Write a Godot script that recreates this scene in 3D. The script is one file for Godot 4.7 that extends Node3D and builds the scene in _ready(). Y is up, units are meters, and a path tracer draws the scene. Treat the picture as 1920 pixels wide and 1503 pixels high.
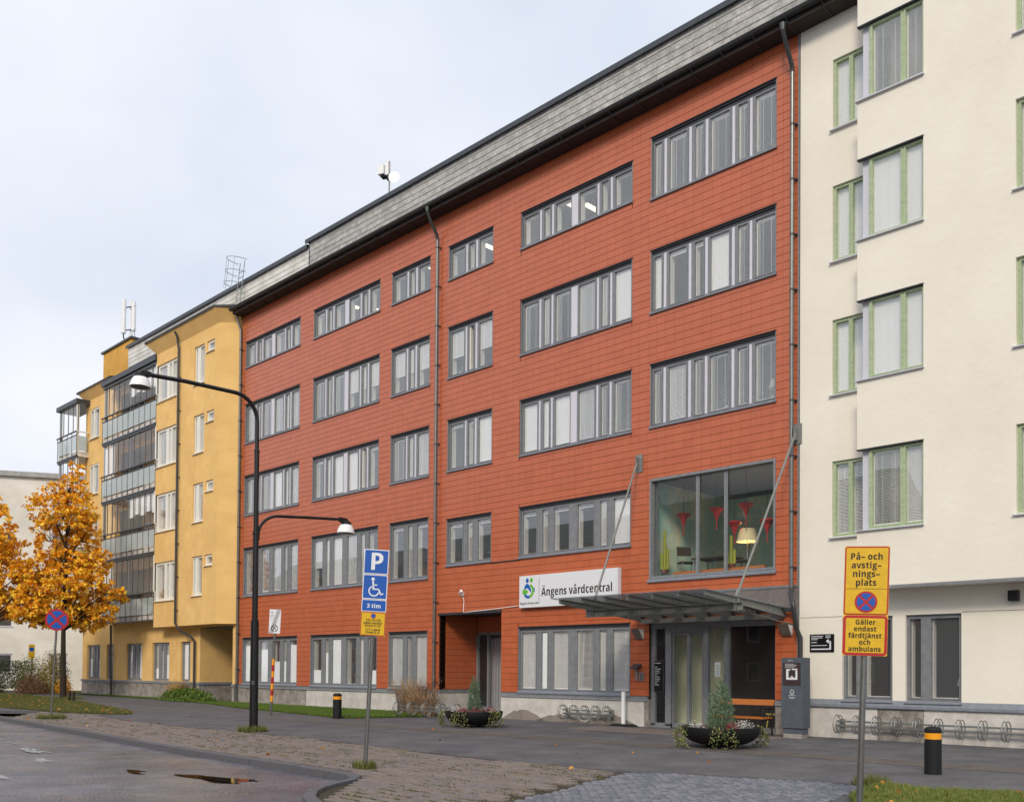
extends Node3D
# A street front: red tiled clinic between a yellow and a cream apartment building. Units are metres, x runs along the fronts,
# z points from the fronts to the street, y is up. The red front lies in the plane z = 0 and meets the cream one at x = 0.

var M := {}
var taken := {}
var rng := RandomNumberGenerator.new()
var cache := {}

# ---------------------------------------------------------------- bookkeeping
func numbered(s: String) -> String:
	if not taken.has(s):
		taken[s] = 0
		return s
	taken[s] += 1
	return "%s_%03d" % [s, taken[s]]

func tag(o, label := "", category := "", group := "", kind := ""):
	if label: o.set_meta("label", label)
	if category: o.set_meta("category", category)
	if group: o.set_meta("group", group)
	if kind: o.set_meta("kind", kind)
	return o

func thing(called: String, label: String, category: String, at := Vector3.ZERO, turn := 0.0, group := "") -> Node3D:
	var o := Node3D.new()
	o.name = numbered(called)
	add_child(o)
	o.position = at
	o.rotation.y = turn
	tag(o, label, category, group)
	return o

func node(p: Node, called: String, at := Vector3.ZERO) -> Node3D:
	var o := Node3D.new()
	o.name = called
	p.add_child(o, true)
	o.position = at
	return o

func part(p: Node, called: String, shape, m: Material, xf := Transform3D()) -> MeshInstance3D:
	var o := MeshInstance3D.new()
	o.name = called if p != self else numbered(called)
	o.mesh = shape.commit() if shape is SurfaceTool else shape
	o.material_override = m
	o.transform = xf
	p.add_child(o, true)
	return o

func struct(called: String, shape, m: Material) -> MeshInstance3D:
	return tag(part(self, called, shape, m), "", "", "", "structure")

func copy_of(o: Node3D, at: Vector3, turn: float, label: String) -> Node3D:
	var c: Node3D = o.duplicate()
	c.name = numbered(String(o.name))
	add_child(c)
	c.position = at
	c.rotation.y = turn
	c.set_meta("label", label)
	return c

# ---------------------------------------------------------------- shapes
func S() -> SurfaceTool:
	var st := SurfaceTool.new()
	st.begin(Mesh.PRIMITIVE_TRIANGLES)
	return st

func tri(st: SurfaceTool, a: Vector3, b: Vector3, c: Vector3):   # counter-clockwise from outside
	var n := (b - a).cross(c - a).normalized()
	st.set_normal(n); st.add_vertex(a)
	st.set_normal(n); st.add_vertex(c)
	st.set_normal(n); st.add_vertex(b)

func quad(st: SurfaceTool, a: Vector3, b: Vector3, c: Vector3, d: Vector3):
	tri(st, a, b, c)
	tri(st, a, c, d)

func hexa(st: SurfaceTool, p: Array):   # 0-3 back face (lower left, lower right, upper right, upper left seen from the front), 4-7 front face
	quad(st, p[4], p[5], p[6], p[7])
	quad(st, p[1], p[0], p[3], p[2])
	quad(st, p[0], p[4], p[7], p[3])
	quad(st, p[5], p[1], p[2], p[6])
	quad(st, p[7], p[6], p[2], p[3])
	quad(st, p[0], p[1], p[5], p[4])

func bx(st: SurfaceTool, x0: float, y0: float, z0: float, x1: float, y1: float, z1: float):
	hexa(st, [Vector3(x0, y0, z0), Vector3(x1, y0, z0), Vector3(x1, y1, z0), Vector3(x0, y1, z0), Vector3(x0, y0, z1), Vector3(x1, y0, z1), Vector3(x1, y1, z1), Vector3(x0, y1, z1)])

func obx(st: SurfaceTool, xf: Transform3D, s: Vector3):
	var h := s / 2.0
	var p := []
	for c in [Vector3(-1, -1, -1), Vector3(1, -1, -1), Vector3(1, 1, -1), Vector3(-1, 1, -1), Vector3(-1, -1, 1), Vector3(1, -1, 1), Vector3(1, 1, 1), Vector3(-1, 1, 1)]:
		p.append(xf * (c * h))
	hexa(st, p)

func bar(st: SurfaceTool, a: Vector3, b: Vector3, w: float, h: float):   # a square bar from a to b
	var d := (b - a).normalized()
	var u := Vector3.UP if absf(d.y) < 0.95 else Vector3.RIGHT
	var s := d.cross(u).normalized()
	u = s.cross(d)
	obx(st, Transform3D(Basis(s, u, -d), (a + b) / 2.0), Vector3(w, h, a.distance_to(b)))

func slab(x0: float, y0: float, x1: float, y1: float, z0: float, z1: float, e := 0.004) -> SurfaceTool:   # a plate with chamfered front edges
	var st := S()
	plate(st, x0, y0, x1, y1, z0, z1, e)
	return st

func plate(st: SurfaceTool, x0: float, y0: float, x1: float, y1: float, z0: float, z1: float, e := 0.004, ex := -1.0):
	if ex < 0.0: ex = e
	var a := [Vector3(x0, y0, z0), Vector3(x1, y0, z0), Vector3(x1, y1, z0), Vector3(x0, y1, z0)]
	var b := [Vector3(x0, y0, z1 - e), Vector3(x1, y0, z1 - e), Vector3(x1, y1, z1 - e), Vector3(x0, y1, z1 - e)]
	var c := [Vector3(x0 + ex, y0 + e, z1), Vector3(x1 - ex, y0 + e, z1), Vector3(x1 - ex, y1 - e, z1), Vector3(x0 + ex, y1 - e, z1)]
	quad(st, c[0], c[1], c[2], c[3])
	for i in 4:
		var j := (i + 1) % 4
		quad(st, a[i], a[j], b[j], b[i])
		quad(st, b[i], b[j], c[j], c[i])

func tube(st: SurfaceTool, pts: Array, r, n := 8, caps := true):
	var rings := []
	var side := Vector3.ZERO
	for i in pts.size():
		var d: Vector3 = (pts[mini(i + 1, pts.size() - 1)] - pts[maxi(i - 1, 0)]).normalized()
		if side == Vector3.ZERO:
			side = d.cross(Vector3.UP if absf(d.y) < 0.9 else Vector3.RIGHT).normalized()
		side = (side - d * side.dot(d)).normalized()
		var up := side.cross(d)
		var rr: float = r[i] if r is Array else r
		var ring := []
		for k in n:
			var t := TAU * k / n
			var nn := side * cos(t) + up * sin(t)
			ring.append([pts[i] + nn * rr, nn])
		rings.append(ring)
	for i in pts.size() - 1:
		for k in n:
			var a = rings[i][k]; var b = rings[i][(k + 1) % n]; var c = rings[i + 1][(k + 1) % n]; var d = rings[i + 1][k]
			for v in [a, b, c, a, c, d]:
				st.set_normal(v[1]); st.add_vertex(v[0])
	if caps:
		for e in [0, pts.size() - 1]:
			for k in range(1, n - 1):
				var a: Vector3 = rings[e][0][0]; var b: Vector3 = rings[e][k][0]; var c: Vector3 = rings[e][k + 1][0]
				if e == 0: tri(st, a, b, c)
				else: tri(st, a, c, b)

func lathe(st: SurfaceTool, prof: Array, n := 24, at := Vector3.ZERO):   # profile of (radius, height) from bottom to top of the outside
	for i in prof.size() - 1:
		var p: Vector2 = prof[i]
		var q: Vector2 = prof[i + 1]
		var t := (q - p).normalized()
		for k in n:
			var a0 := TAU * k / n
			var a1 := TAU * (k + 1) / n
			var c0 := Vector3(cos(a0), 0, sin(a0)); var c1 := Vector3(cos(a1), 0, sin(a1))
			var n0 := c0 * t.y - Vector3.UP * t.x; var n1 := c1 * t.y - Vector3.UP * t.x
			var v := [[c0 * p.x + Vector3.UP * p.y, n0], [c0 * q.x + Vector3.UP * q.y, n0], [c1 * q.x + Vector3.UP * q.y, n1], [c1 * p.x + Vector3.UP * p.y, n1]]
			for w in [v[0], v[2], v[1], v[0], v[3], v[2]]:
				st.set_normal(w[1]); st.add_vertex(w[0] + at)

func poly(st: SurfaceTool, pts: Array, y: float, thick := 0.0):   # a flat sheet from (x, z) points, with a skirt when thick
	var v := PackedVector2Array()
	for p in pts: v.append(Vector2(p[0], p[1]))
	if Geometry2D.is_polygon_clockwise(v): v.reverse()
	var t := Geometry2D.triangulate_polygon(v)
	for i in range(0, t.size(), 3):
		var a := v[t[i]]; var b := v[t[i + 1]]; var c := v[t[i + 2]]
		var A := Vector3(a.x, y, a.y); var B := Vector3(b.x, y, b.y); var C := Vector3(c.x, y, c.y)
		if (B - A).cross(C - A).y > 0: tri(st, A, B, C)
		else: tri(st, A, C, B)
	if thick > 0.0:
		for i in v.size():
			var a := v[i]; var b := v[(i + 1) % v.size()]
			quad(st, Vector3(a.x, y, a.y), Vector3(b.x, y, b.y), Vector3(b.x, y - thick, b.y), Vector3(a.x, y - thick, a.y))

func face2d(st: SurfaceTool, v: PackedVector2Array, z: float, thick := 0.0):   # an outline in x, y as a plate facing +z
	if Geometry2D.is_polygon_clockwise(v): v.reverse()
	var t := Geometry2D.triangulate_polygon(v)
	for i in range(0, t.size(), 3):
		var A := Vector3(v[t[i]].x, v[t[i]].y, z); var B := Vector3(v[t[i + 1]].x, v[t[i + 1]].y, z); var C := Vector3(v[t[i + 2]].x, v[t[i + 2]].y, z)
		if (B - A).cross(C - A).z > 0: tri(st, A, B, C)
		else: tri(st, A, C, B)
	if thick > 0.0:
		for i in v.size():
			var a := v[i]; var b := v[(i + 1) % v.size()]
			var A := Vector3(a.x, a.y, z); var B := Vector3(b.x, b.y, z); var D := Vector3(0, 0, -thick)
			quad(st, A, A + D, B + D, B)
			quad(st, A, B, B + D, A + D)

func round_rect(w: float, h: float, r: float, cx := 0.0, cy := 0.0) -> PackedVector2Array:
	var v := PackedVector2Array()
	for c in [[1, 1, 0.0], [-1, 1, 90.0], [-1, -1, 180.0], [1, -1, 270.0]]:
		for k in 6:
			var a := deg_to_rad(c[2] + 90.0 * k / 5)
			v.append(Vector2(cx + c[0] * (w / 2 - r) + r * cos(a), cy + c[1] * (h / 2 - r) + r * sin(a)))
	return v

func disc(r: float, cx := 0.0, cy := 0.0, sx := 1.0, n := 28) -> PackedVector2Array:
	var v := PackedVector2Array()
	for k in n: v.append(Vector2(cx + sx * r * cos(TAU * k / n), cy + r * sin(TAU * k / n)))
	return v

func arc_band(st: SurfaceTool, c: Vector2, r0: float, r1: float, a0: float, a1: float, z: float, n := 20, thick := 0.0):
	for k in n:
		var t0 := deg_to_rad(lerpf(a0, a1, float(k) / n)); var t1 := deg_to_rad(lerpf(a0, a1, float(k + 1) / n))
		var v := PackedVector2Array([c + r0 * Vector2(cos(t0), sin(t0)), c + r1 * Vector2(cos(t0), sin(t0)), c + r1 * Vector2(cos(t1), sin(t1)), c + r0 * Vector2(cos(t1), sin(t1))])
		face2d(st, v, z, thick)

func strip2d(st: SurfaceTool, a: Vector2, b: Vector2, w: float, z: float, thick := 0.0):
	var n := (b - a).normalized().orthogonal() * w / 2
	face2d(st, PackedVector2Array([a + n, b + n, b - n, a - n]), z, thick)

func walls(st: SurfaceTool, x0: float, x1: float, y0: float, y1: float, z0: float, z1: float, holes: Array):   # a wall with rectangular openings [x0, y0, x1, y1]
	var xs := [x0, x1]; var ys := [y0, y1]
	for h in holes:
		for v in [h[0], h[2]]:
			if v > x0 and v < x1 and not xs.has(v): xs.append(v)
		for v in [h[1], h[3]]:
			if v > y0 and v < y1 and not ys.has(v): ys.append(v)
	xs.sort(); ys.sort()
	for j in ys.size() - 1:
		var start := -1
		for i in xs.size():
			var solid := i < xs.size() - 1
			if solid:
				var cx: float = (xs[i] + xs[i + 1]) / 2; var cy: float = (ys[j] + ys[j + 1]) / 2
				for h in holes:
					if cx > h[0] and cx < h[2] and cy > h[1] and cy < h[3]:
						solid = false
						break
			if solid and start < 0: start = i
			elif not solid and start >= 0:
				bx(st, xs[start], ys[j], z0, xs[i], ys[j + 1], z1)
				start = -1

func text(p: Node, called: String, s: String, h: float, m: Material, xf: Transform3D, bold := 400, squeeze := 1.0, align := HORIZONTAL_ALIGNMENT_CENTER, lines := 0.0) -> MeshInstance3D:
	var f := SystemFont.new()
	f.font_names = PackedStringArray(["Droid Sans"])
	f.font_weight = bold
	var t := TextMesh.new()
	t.font = f
	t.text = s
	t.font_size = 48
	t.pixel_size = h / 34.3     # h is the height of a capital
	t.depth = 0.002
	t.curve_step = 2.0
	t.horizontal_alignment = align
	t.vertical_alignment = VERTICAL_ALIGNMENT_CENTER
	t.line_spacing = lines
	return part(p, called, t, m, xf * Transform3D(Basis.from_scale(Vector3(squeeze, 1, 1)), Vector3.ZERO))

func at(x: float, y: float, z: float) -> Transform3D:
	return Transform3D(Basis(), Vector3(x, y, z))

# ---------------------------------------------------------------- textures and materials
func grain(seed_: int, size: int, layers: Array, lo: Color, hi: Color, gain := 1.0, spots := 0.0, spot := Color.WHITE) -> ImageTexture:
	# layers: [frequency, weight] of seamless noise; the sum runs from lo to hi
	var sum := PackedFloat32Array()
	sum.resize(size * size)
	for i in layers.size():
		var n := FastNoiseLite.new()
		n.seed = seed_ + i * 17
		n.noise_type = FastNoiseLite.TYPE_SIMPLEX_SMOOTH
		n.frequency = layers[i][0]
		n.fractal_octaves = 3
		var d := n.get_seamless_image(size, size).get_data()
		var w: float = layers[i][1] / 255.0
		for k in size * size: sum[k] += d[k] * w
	var r := RandomNumberGenerator.new()
	r.seed = seed_
	var out := PackedByteArray()
	out.resize(size * size * 3)
	for k in size * size:
		var v := clampf((sum[k] - 0.5) * gain + 0.5, 0.0, 1.0)
		var c := lo.lerp(hi, v)
		if spots > 0.0 and r.randf() < spots: c = c.lerp(spot, r.randf_range(0.25, 0.8))
		out[k * 3] = int(c.r * 255.0); out[k * 3 + 1] = int(c.g * 255.0); out[k * 3 + 2] = int(c.b * 255.0)
	var im := Image.create_from_data(size, size, false, Image.FORMAT_RGB8, out)
	im.generate_mipmaps()
	return ImageTexture.create_from_image(im)

func bumps(seed_: int, size: int, freq: float, strength: float) -> ImageTexture:
	var n := FastNoiseLite.new()
	n.seed = seed_
	n.frequency = freq
	n.fractal_octaves = 4
	var im := n.get_seamless_image(size, size)
	im.convert(Image.FORMAT_RGBA8)
	im.bump_map_to_normal_map(strength)
	return ImageTexture.create_from_image(im)

func mat(called: String, c: Color, rough := 0.7, metal := 0.0, tex: Texture2D = null, scale := 1.0, normal: Texture2D = null, nscale := 1.0, nuv := 0.0) -> StandardMaterial3D:
	var m := StandardMaterial3D.new()
	m.resource_name = called
	m.albedo_color = c
	m.roughness = rough
	m.metallic = metal
	if tex or normal:
		m.uv1_triplanar = true
		m.uv1_world_triplanar = true
		m.uv1_scale = Vector3.ONE * scale
	if tex: m.albedo_texture = tex
	if normal:
		m.normal_enabled = true
		m.normal_texture = normal
		m.normal_scale = nscale
	M[called] = m
	return m

func c8(r: int, g: int, b: int) -> Color:
	return Color8(r, g, b)

func make_materials():
	var fine := grain(1, 256, [[0.02, 0.5], [0.15, 0.5]], Color(0.86, 0.86, 0.86), Color(1, 1, 1), 1.6)
	var blotch := grain(2, 512, [[0.006, 0.55], [0.03, 0.25], [0.2, 0.2]], Color(0.86, 0.85, 0.83), Color(1, 1, 1), 1.7)
	var rough_n := bumps(3, 256, 0.12, 3.0)
	var fine_n := bumps(4, 256, 0.3, 2.0)
	# terracotta tiles: a few firings
	var clay := grain(5, 256, [[0.01, 0.4], [0.08, 0.3], [0.3, 0.3]], Color(0.93, 0.92, 0.91), Color(1, 1, 1), 1.5)
	for k in 5:
		var c: Color = [c8(198, 105, 66), c8(196, 103, 64), c8(200, 106, 67), c8(197, 106, 68), c8(195, 102, 63)][k]
		var m := mat("tile%d" % k, c, 0.3, 0.0, clay, 0.5, fine_n, 0.06)
		m.metallic_specular = 0.58
	var tf := mat("tile_field", Color.WHITE, 0.3, 0.0, clay, 0.5, fine_n, 0.06)
	tf.metallic_specular = 0.58
	tf.vertex_color_use_as_albedo = true
	mat("tile_back", c8(58, 34, 28), 0.9)
	mat("render_yellow", c8(246, 204, 132), 0.9, 0.0, grain(7, 512, [[0.006, 0.5], [0.02, 0.3], [0.2, 0.2]], Color(0.92, 0.9, 0.86), Color(1, 1, 1), 1.6), 0.18, rough_n, 0.06)
	mat("render_ochre", c8(226, 172, 80), 0.9, 0.0, blotch, 0.2)
	mat("render_cream", c8(244, 239, 226), 0.9, 0.0, grain(8, 512, [[0.004, 0.6], [0.02, 0.25], [0.2, 0.15]], Color(0.965, 0.958, 0.945), Color(1, 1, 1), 1.5), 0.13, rough_n, 0.05)
	mat("render_far", c8(250, 248, 241), 0.9, 0.0, blotch, 0.1)
	mat("concrete", c8(224, 220, 214), 0.85, 0.0, grain(9, 512, [[0.008, 0.5], [0.04, 0.25], [0.25, 0.25]], Color(0.84, 0.83, 0.82), Color(1, 1, 1), 1.6), 0.35, fine_n, 0.2)
	mat("concrete_dark", c8(176, 170, 163), 0.9, 0.0, grain(10, 512, [[0.008, 0.5], [0.04, 0.3], [0.25, 0.2]], Color(0.66, 0.64, 0.62), Color(1, 1, 1), 1.8), 0.35, fine_n, 0.3)
	mat("mortar_smear", c8(150, 142, 134), 0.95, 0.0, blotch, 0.8)
	mat("frame", c8(140, 143, 147), 0.45, 0.0, fine, 0.8)
	mat("pillar_grey", c8(92, 100, 110), 0.5, 0.0, fine, 1.0)
	mat("frame_dark", c8(48, 50, 54), 0.5, 0.1)
	mat("cover_strip", c8(214, 212, 222), 0.4, 0.1)
	mat("sill", c8(140, 146, 156), 0.4, 0.0, fine, 1.0)
	mat("white_paint", c8(236, 235, 226), 0.5)
	mat("room", c8(150, 151, 156), 0.9)
	mat("room_floor", c8(108, 98, 90), 0.6)
	mat("blind", c8(246, 247, 247), 0.5)
	mat("film", c8(246, 249, 250), 0.55)
	mat("zinc_gutter", c8(84, 88, 92), 0.45, 0.5, fine, 0.6)
	mat("zinc_dark", c8(52, 52, 52), 0.55, 0.3)
	mat("soffit", c8(52, 44, 40), 0.8)
	mat("pipe", c8(138, 138, 134), 0.35, 0.75, fine, 0.7)
	mat("pipe_dark", c8(74, 76, 78), 0.45, 0.5)
	for k in 4:
		var slate_t := grain(20 + k, 256, [[0.02, 0.4], [0.09, 0.35], [0.3, 0.25]], Color(0.72, 0.71, 0.69), Color(1, 1, 1), 1.9)
		mat("slate%d" % k, [c8(204, 204, 202), c8(197, 198, 197), c8(209, 208, 205), c8(192, 193, 192)][k], 0.8, 0.0, slate_t, 0.45)
	for k in 2: mat("board%d" % k, [c8(232, 231, 226), c8(224, 224, 221)][k], 0.75, 0.0, blotch, 0.4)
	mat("steel", c8(168, 172, 170), 0.42, 0.75, fine, 1.2)
	mat("steel_dull", c8(146, 148, 144), 0.55, 0.25, fine, 1.2)
	mat("black_paint", c8(9, 9, 10), 0.4)
	mat("black_plastic", c8(11, 11, 13), 0.7, 0.0, fine, 2.0)
	mat("opal", c8(244, 244, 244), 0.3)
	mat("sign_blue", c8(0, 82, 172), 0.45)
	mat("sign_white", c8(226, 228, 232), 0.5)
	mat("sign_yellow", c8(238, 190, 8), 0.5, 0.0, fine, 1.5)
	mat("sign_red", c8(178, 18, 28), 0.5)
	mat("sign_back", c8(130, 132, 134), 0.5, 0.5)
	mat("ink", c8(30, 28, 26), 0.7)
	mat("logo_blue", c8(0, 92, 180), 0.5)
	mat("logo_green", c8(98, 184, 42), 0.5)
	mat("reflex_orange", c8(246, 162, 20), 0.4)
	mat("asphalt", c8(115, 113, 116), 0.92, 0.0, grain(30, 512, [[0.004, 0.35], [0.03, 0.25], [0.35, 0.4]], Color(0.66, 0.66, 0.67), Color(1, 1, 1), 1.7, 0.05, Color(0.98, 0.96, 0.94)), 0.32, fine_n, 0.7)
	mat("asphalt_worn", c8(112, 105, 100), 0.92, 0.0, grain(31, 512, [[0.01, 0.35], [0.05, 0.25], [0.35, 0.4]], Color(0.7, 0.69, 0.67), Color(1, 1, 1), 1.7, 0.04, Color(0.95, 0.93, 0.9)), 0.32, fine_n, 0.7)
	var road_tex := grain(32, 512, [[0.004, 0.4], [0.02, 0.25], [0.35, 0.35]], Color(0.6, 0.6, 0.63), Color(1, 1, 1), 1.8, 0.04, Color(0.9, 0.9, 0.9))
	var road := mat("road", c8(116, 118, 127), 1.0, 0.0, road_tex, 0.22, fine_n, 0.5)
	road.roughness_texture = grain(33, 512, [[0.005, 0.6], [0.02, 0.3], [0.3, 0.1]], Color(0.2, 0.2, 0.2), Color(0.44, 0.44, 0.44), 1.8)
	for k in 5: mat("paver%d" % k, [c8(140, 129, 124), c8(136, 126, 122), c8(144, 132, 126), c8(134, 126, 123), c8(140, 126, 118)][k], 0.85, 0.0, grain(34 + k, 256, [[0.03, 0.5], [0.3, 0.5]], Color(0.74, 0.73, 0.72), Color(1, 1, 1), 1.8), 0.9, fine_n, 0.5)
	for k in 4: mat("sett%d" % k, [c8(138, 140, 148), c8(128, 131, 140), c8(148, 148, 154), c8(120, 123, 132)][k], 0.8, 0.0, grain(44 + k, 256, [[0.04, 0.4], [0.35, 0.6]], Color(0.68, 0.68, 0.7), Color(1, 1, 1), 1.9), 1.6, rough_n, 0.6)
	mat("joint_soil", c8(74, 68, 50), 1.0, 0.0, grain(50, 256, [[0.05, 0.5], [0.3, 0.5]], Color(0.6, 0.6, 0.5), Color(1, 1, 1), 1.8), 1.0)
	mat("moss", c8(92, 98, 44), 1.0)
	mat("granite", c8(116, 115, 119), 0.8, 0.0, grain(51, 256, [[0.05, 0.3], [0.4, 0.7]], Color(0.62, 0.62, 0.63), Color(1, 1, 1), 2.0), 1.6, rough_n, 0.5)
	mat("soil", c8(88, 82, 62), 1.0, 0.0, blotch, 0.3)
	mat("lawn", c8(84, 86, 48), 1.0, 0.0, grain(52, 256, [[0.03, 0.5], [0.3, 0.5]], Color(0.6, 0.62, 0.5), Color(1, 1, 1), 1.8), 0.6)
	mat("pale_wood", c8(206, 186, 96), 0.5)
	mat("wood", c8(196, 116, 48), 0.45, 0.0, fine, 2.0)
	mat("bark", c8(74, 66, 54), 0.95, 0.0, grain(53, 256, [[0.05, 0.5], [0.3, 0.5]], Color(0.55, 0.52, 0.48), Color(1, 1, 1), 2.0), 2.0, rough_n, 1.0)
	mat("road_paint", c8(196, 196, 196), 0.7, 0.0, grain(54, 256, [[0.05, 0.5], [0.3, 0.5]], Color(0.6, 0.6, 0.6), Color(1, 1, 1), 2.2), 1.4)
	mat("green_frame", c8(188, 204, 166), 0.5, 0.0, fine, 1.5)
	mat("grey_panel", c8(206, 207, 216), 0.5)
	mat("terracotta_pot", c8(120, 74, 52), 0.8)
	mat("leaf_green", c8(70, 104, 44), 0.7)
	mat("brown_panel", c8(138, 128, 124), 0.5, 0.3, fine, 1.0)
	var g := mat("glass", Color(0.93, 0.97, 0.98, 0.02), 0.0)
	g.transparency = BaseMaterial3D.TRANSPARENCY_ALPHA
	g.metallic_specular = 0.75
	var gb := mat("glass_balcony", Color(0.74, 0.79, 0.79, 0.6), 0.1)
	gb.transparency = BaseMaterial3D.TRANSPARENCY_ALPHA
	var gc := mat("glass_canopy", Color(0.55, 0.66, 0.72, 0.35), 0.05)
	gc.transparency = BaseMaterial3D.TRANSPARENCY_ALPHA
	var w := mat("puddle_water", Color(0.05, 0.045, 0.04), 0.02)
	w.metallic_specular = 0.6

# ---------------------------------------------------------------- the red clinic building
const WIDE := [[0.08, 0.69], [0.93, 1.19], [1.43, 2.06], [2.40, 3.04], [3.28, 3.54], [3.79, 4.40]]
const WIDE_STRIPS := [[0.75, 0.82], [1.27, 1.34], [2.09, 2.34], [3.11, 3.18], [3.62, 3.69]]
const SIX := [[0.07, 0.32], [0.57, 1.15], [1.42, 1.70], [1.92, 2.50], [2.77, 3.05], [3.29, 3.85]]
const SIX_STRIPS := [[0.40, 0.48], [1.23, 1.31], [1.76, 1.84], [2.59, 2.67], [3.12, 3.19]]
const THREE := [[0.07, 0.74], [0.97, 1.24], [1.49, 2.14]]
const THREE_STRIPS := [[0.81, 0.88], [1.31, 1.39]]

# columns of the front: left edge, width, lights, strips ; rows: bottom, top for each storey
var red_cols := [[-27.10, 4.47, WIDE, WIDE_STRIPS], [-21.63, 4.47, WIDE, WIDE_STRIPS], [-16.44, 2.21, THREE, THREE_STRIPS], [-13.24, 2.23, THREE, THREE_STRIPS], [-9.71, 4.49, WIDE, WIDE_STRIPS], [-4.56, 3.93, SIX, SIX_STRIPS]]
var red_rows := [[0.86, 2.93], [5.13, 6.75], [8.39, 10.18], [11.62, 13.40], [15.04, 16.23]]

# what hangs in each light, from left to right: n nothing, o blind with open slats, s half closed, c closed, r drawn up, h lowered half way, x casement standing open, t tilted casement, digits: frosted film up to n tenths
var red_states := {
	"0,0": "9a8559", "0,1": "ooosos", "0,2": "nsoccs", "0,3": "sooscs", "0,4": "nnnnnn",
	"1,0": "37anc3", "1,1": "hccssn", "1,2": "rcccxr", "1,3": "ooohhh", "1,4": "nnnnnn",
	"2,0": "sns", "2,1": "rrr", "2,2": "oss", "2,3": "hhh", "2,4": "nnn",
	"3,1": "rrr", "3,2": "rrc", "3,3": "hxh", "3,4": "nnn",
	"4,0": "sastss", "4,1": "rrrrsc", "4,2": "cccsoo", "4,3": "osossc", "4,4": "nnnnnn",
	"5,2": "osoooo", "5,3": "crrcoo", "5,4": "oooooo"}

func holes_red() -> Array:
	var h := []
	for c in 6:
		var x0: float = red_cols[c][0]
		for r in 5:
			var y = red_span(c, r)
			if y: h.append([x0, y[0], x0 + red_cols[c][1], y[1], c, r])
	h.append([-13.60, -0.5, -10.50, 3.50, -1, -1])     # side door recess
	return h

func red_span(c: int, r: int):
	if c == 3 and r == 0: return null
	var y: Array = red_rows[r]
	if r == 1 and c < 3: y = [4.77, 6.94]
	if c == 5:
		y = [[-0.5, 2.90], [4.14, 6.95], y, y, [14.85, 16.62]][r]
	return y

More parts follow.
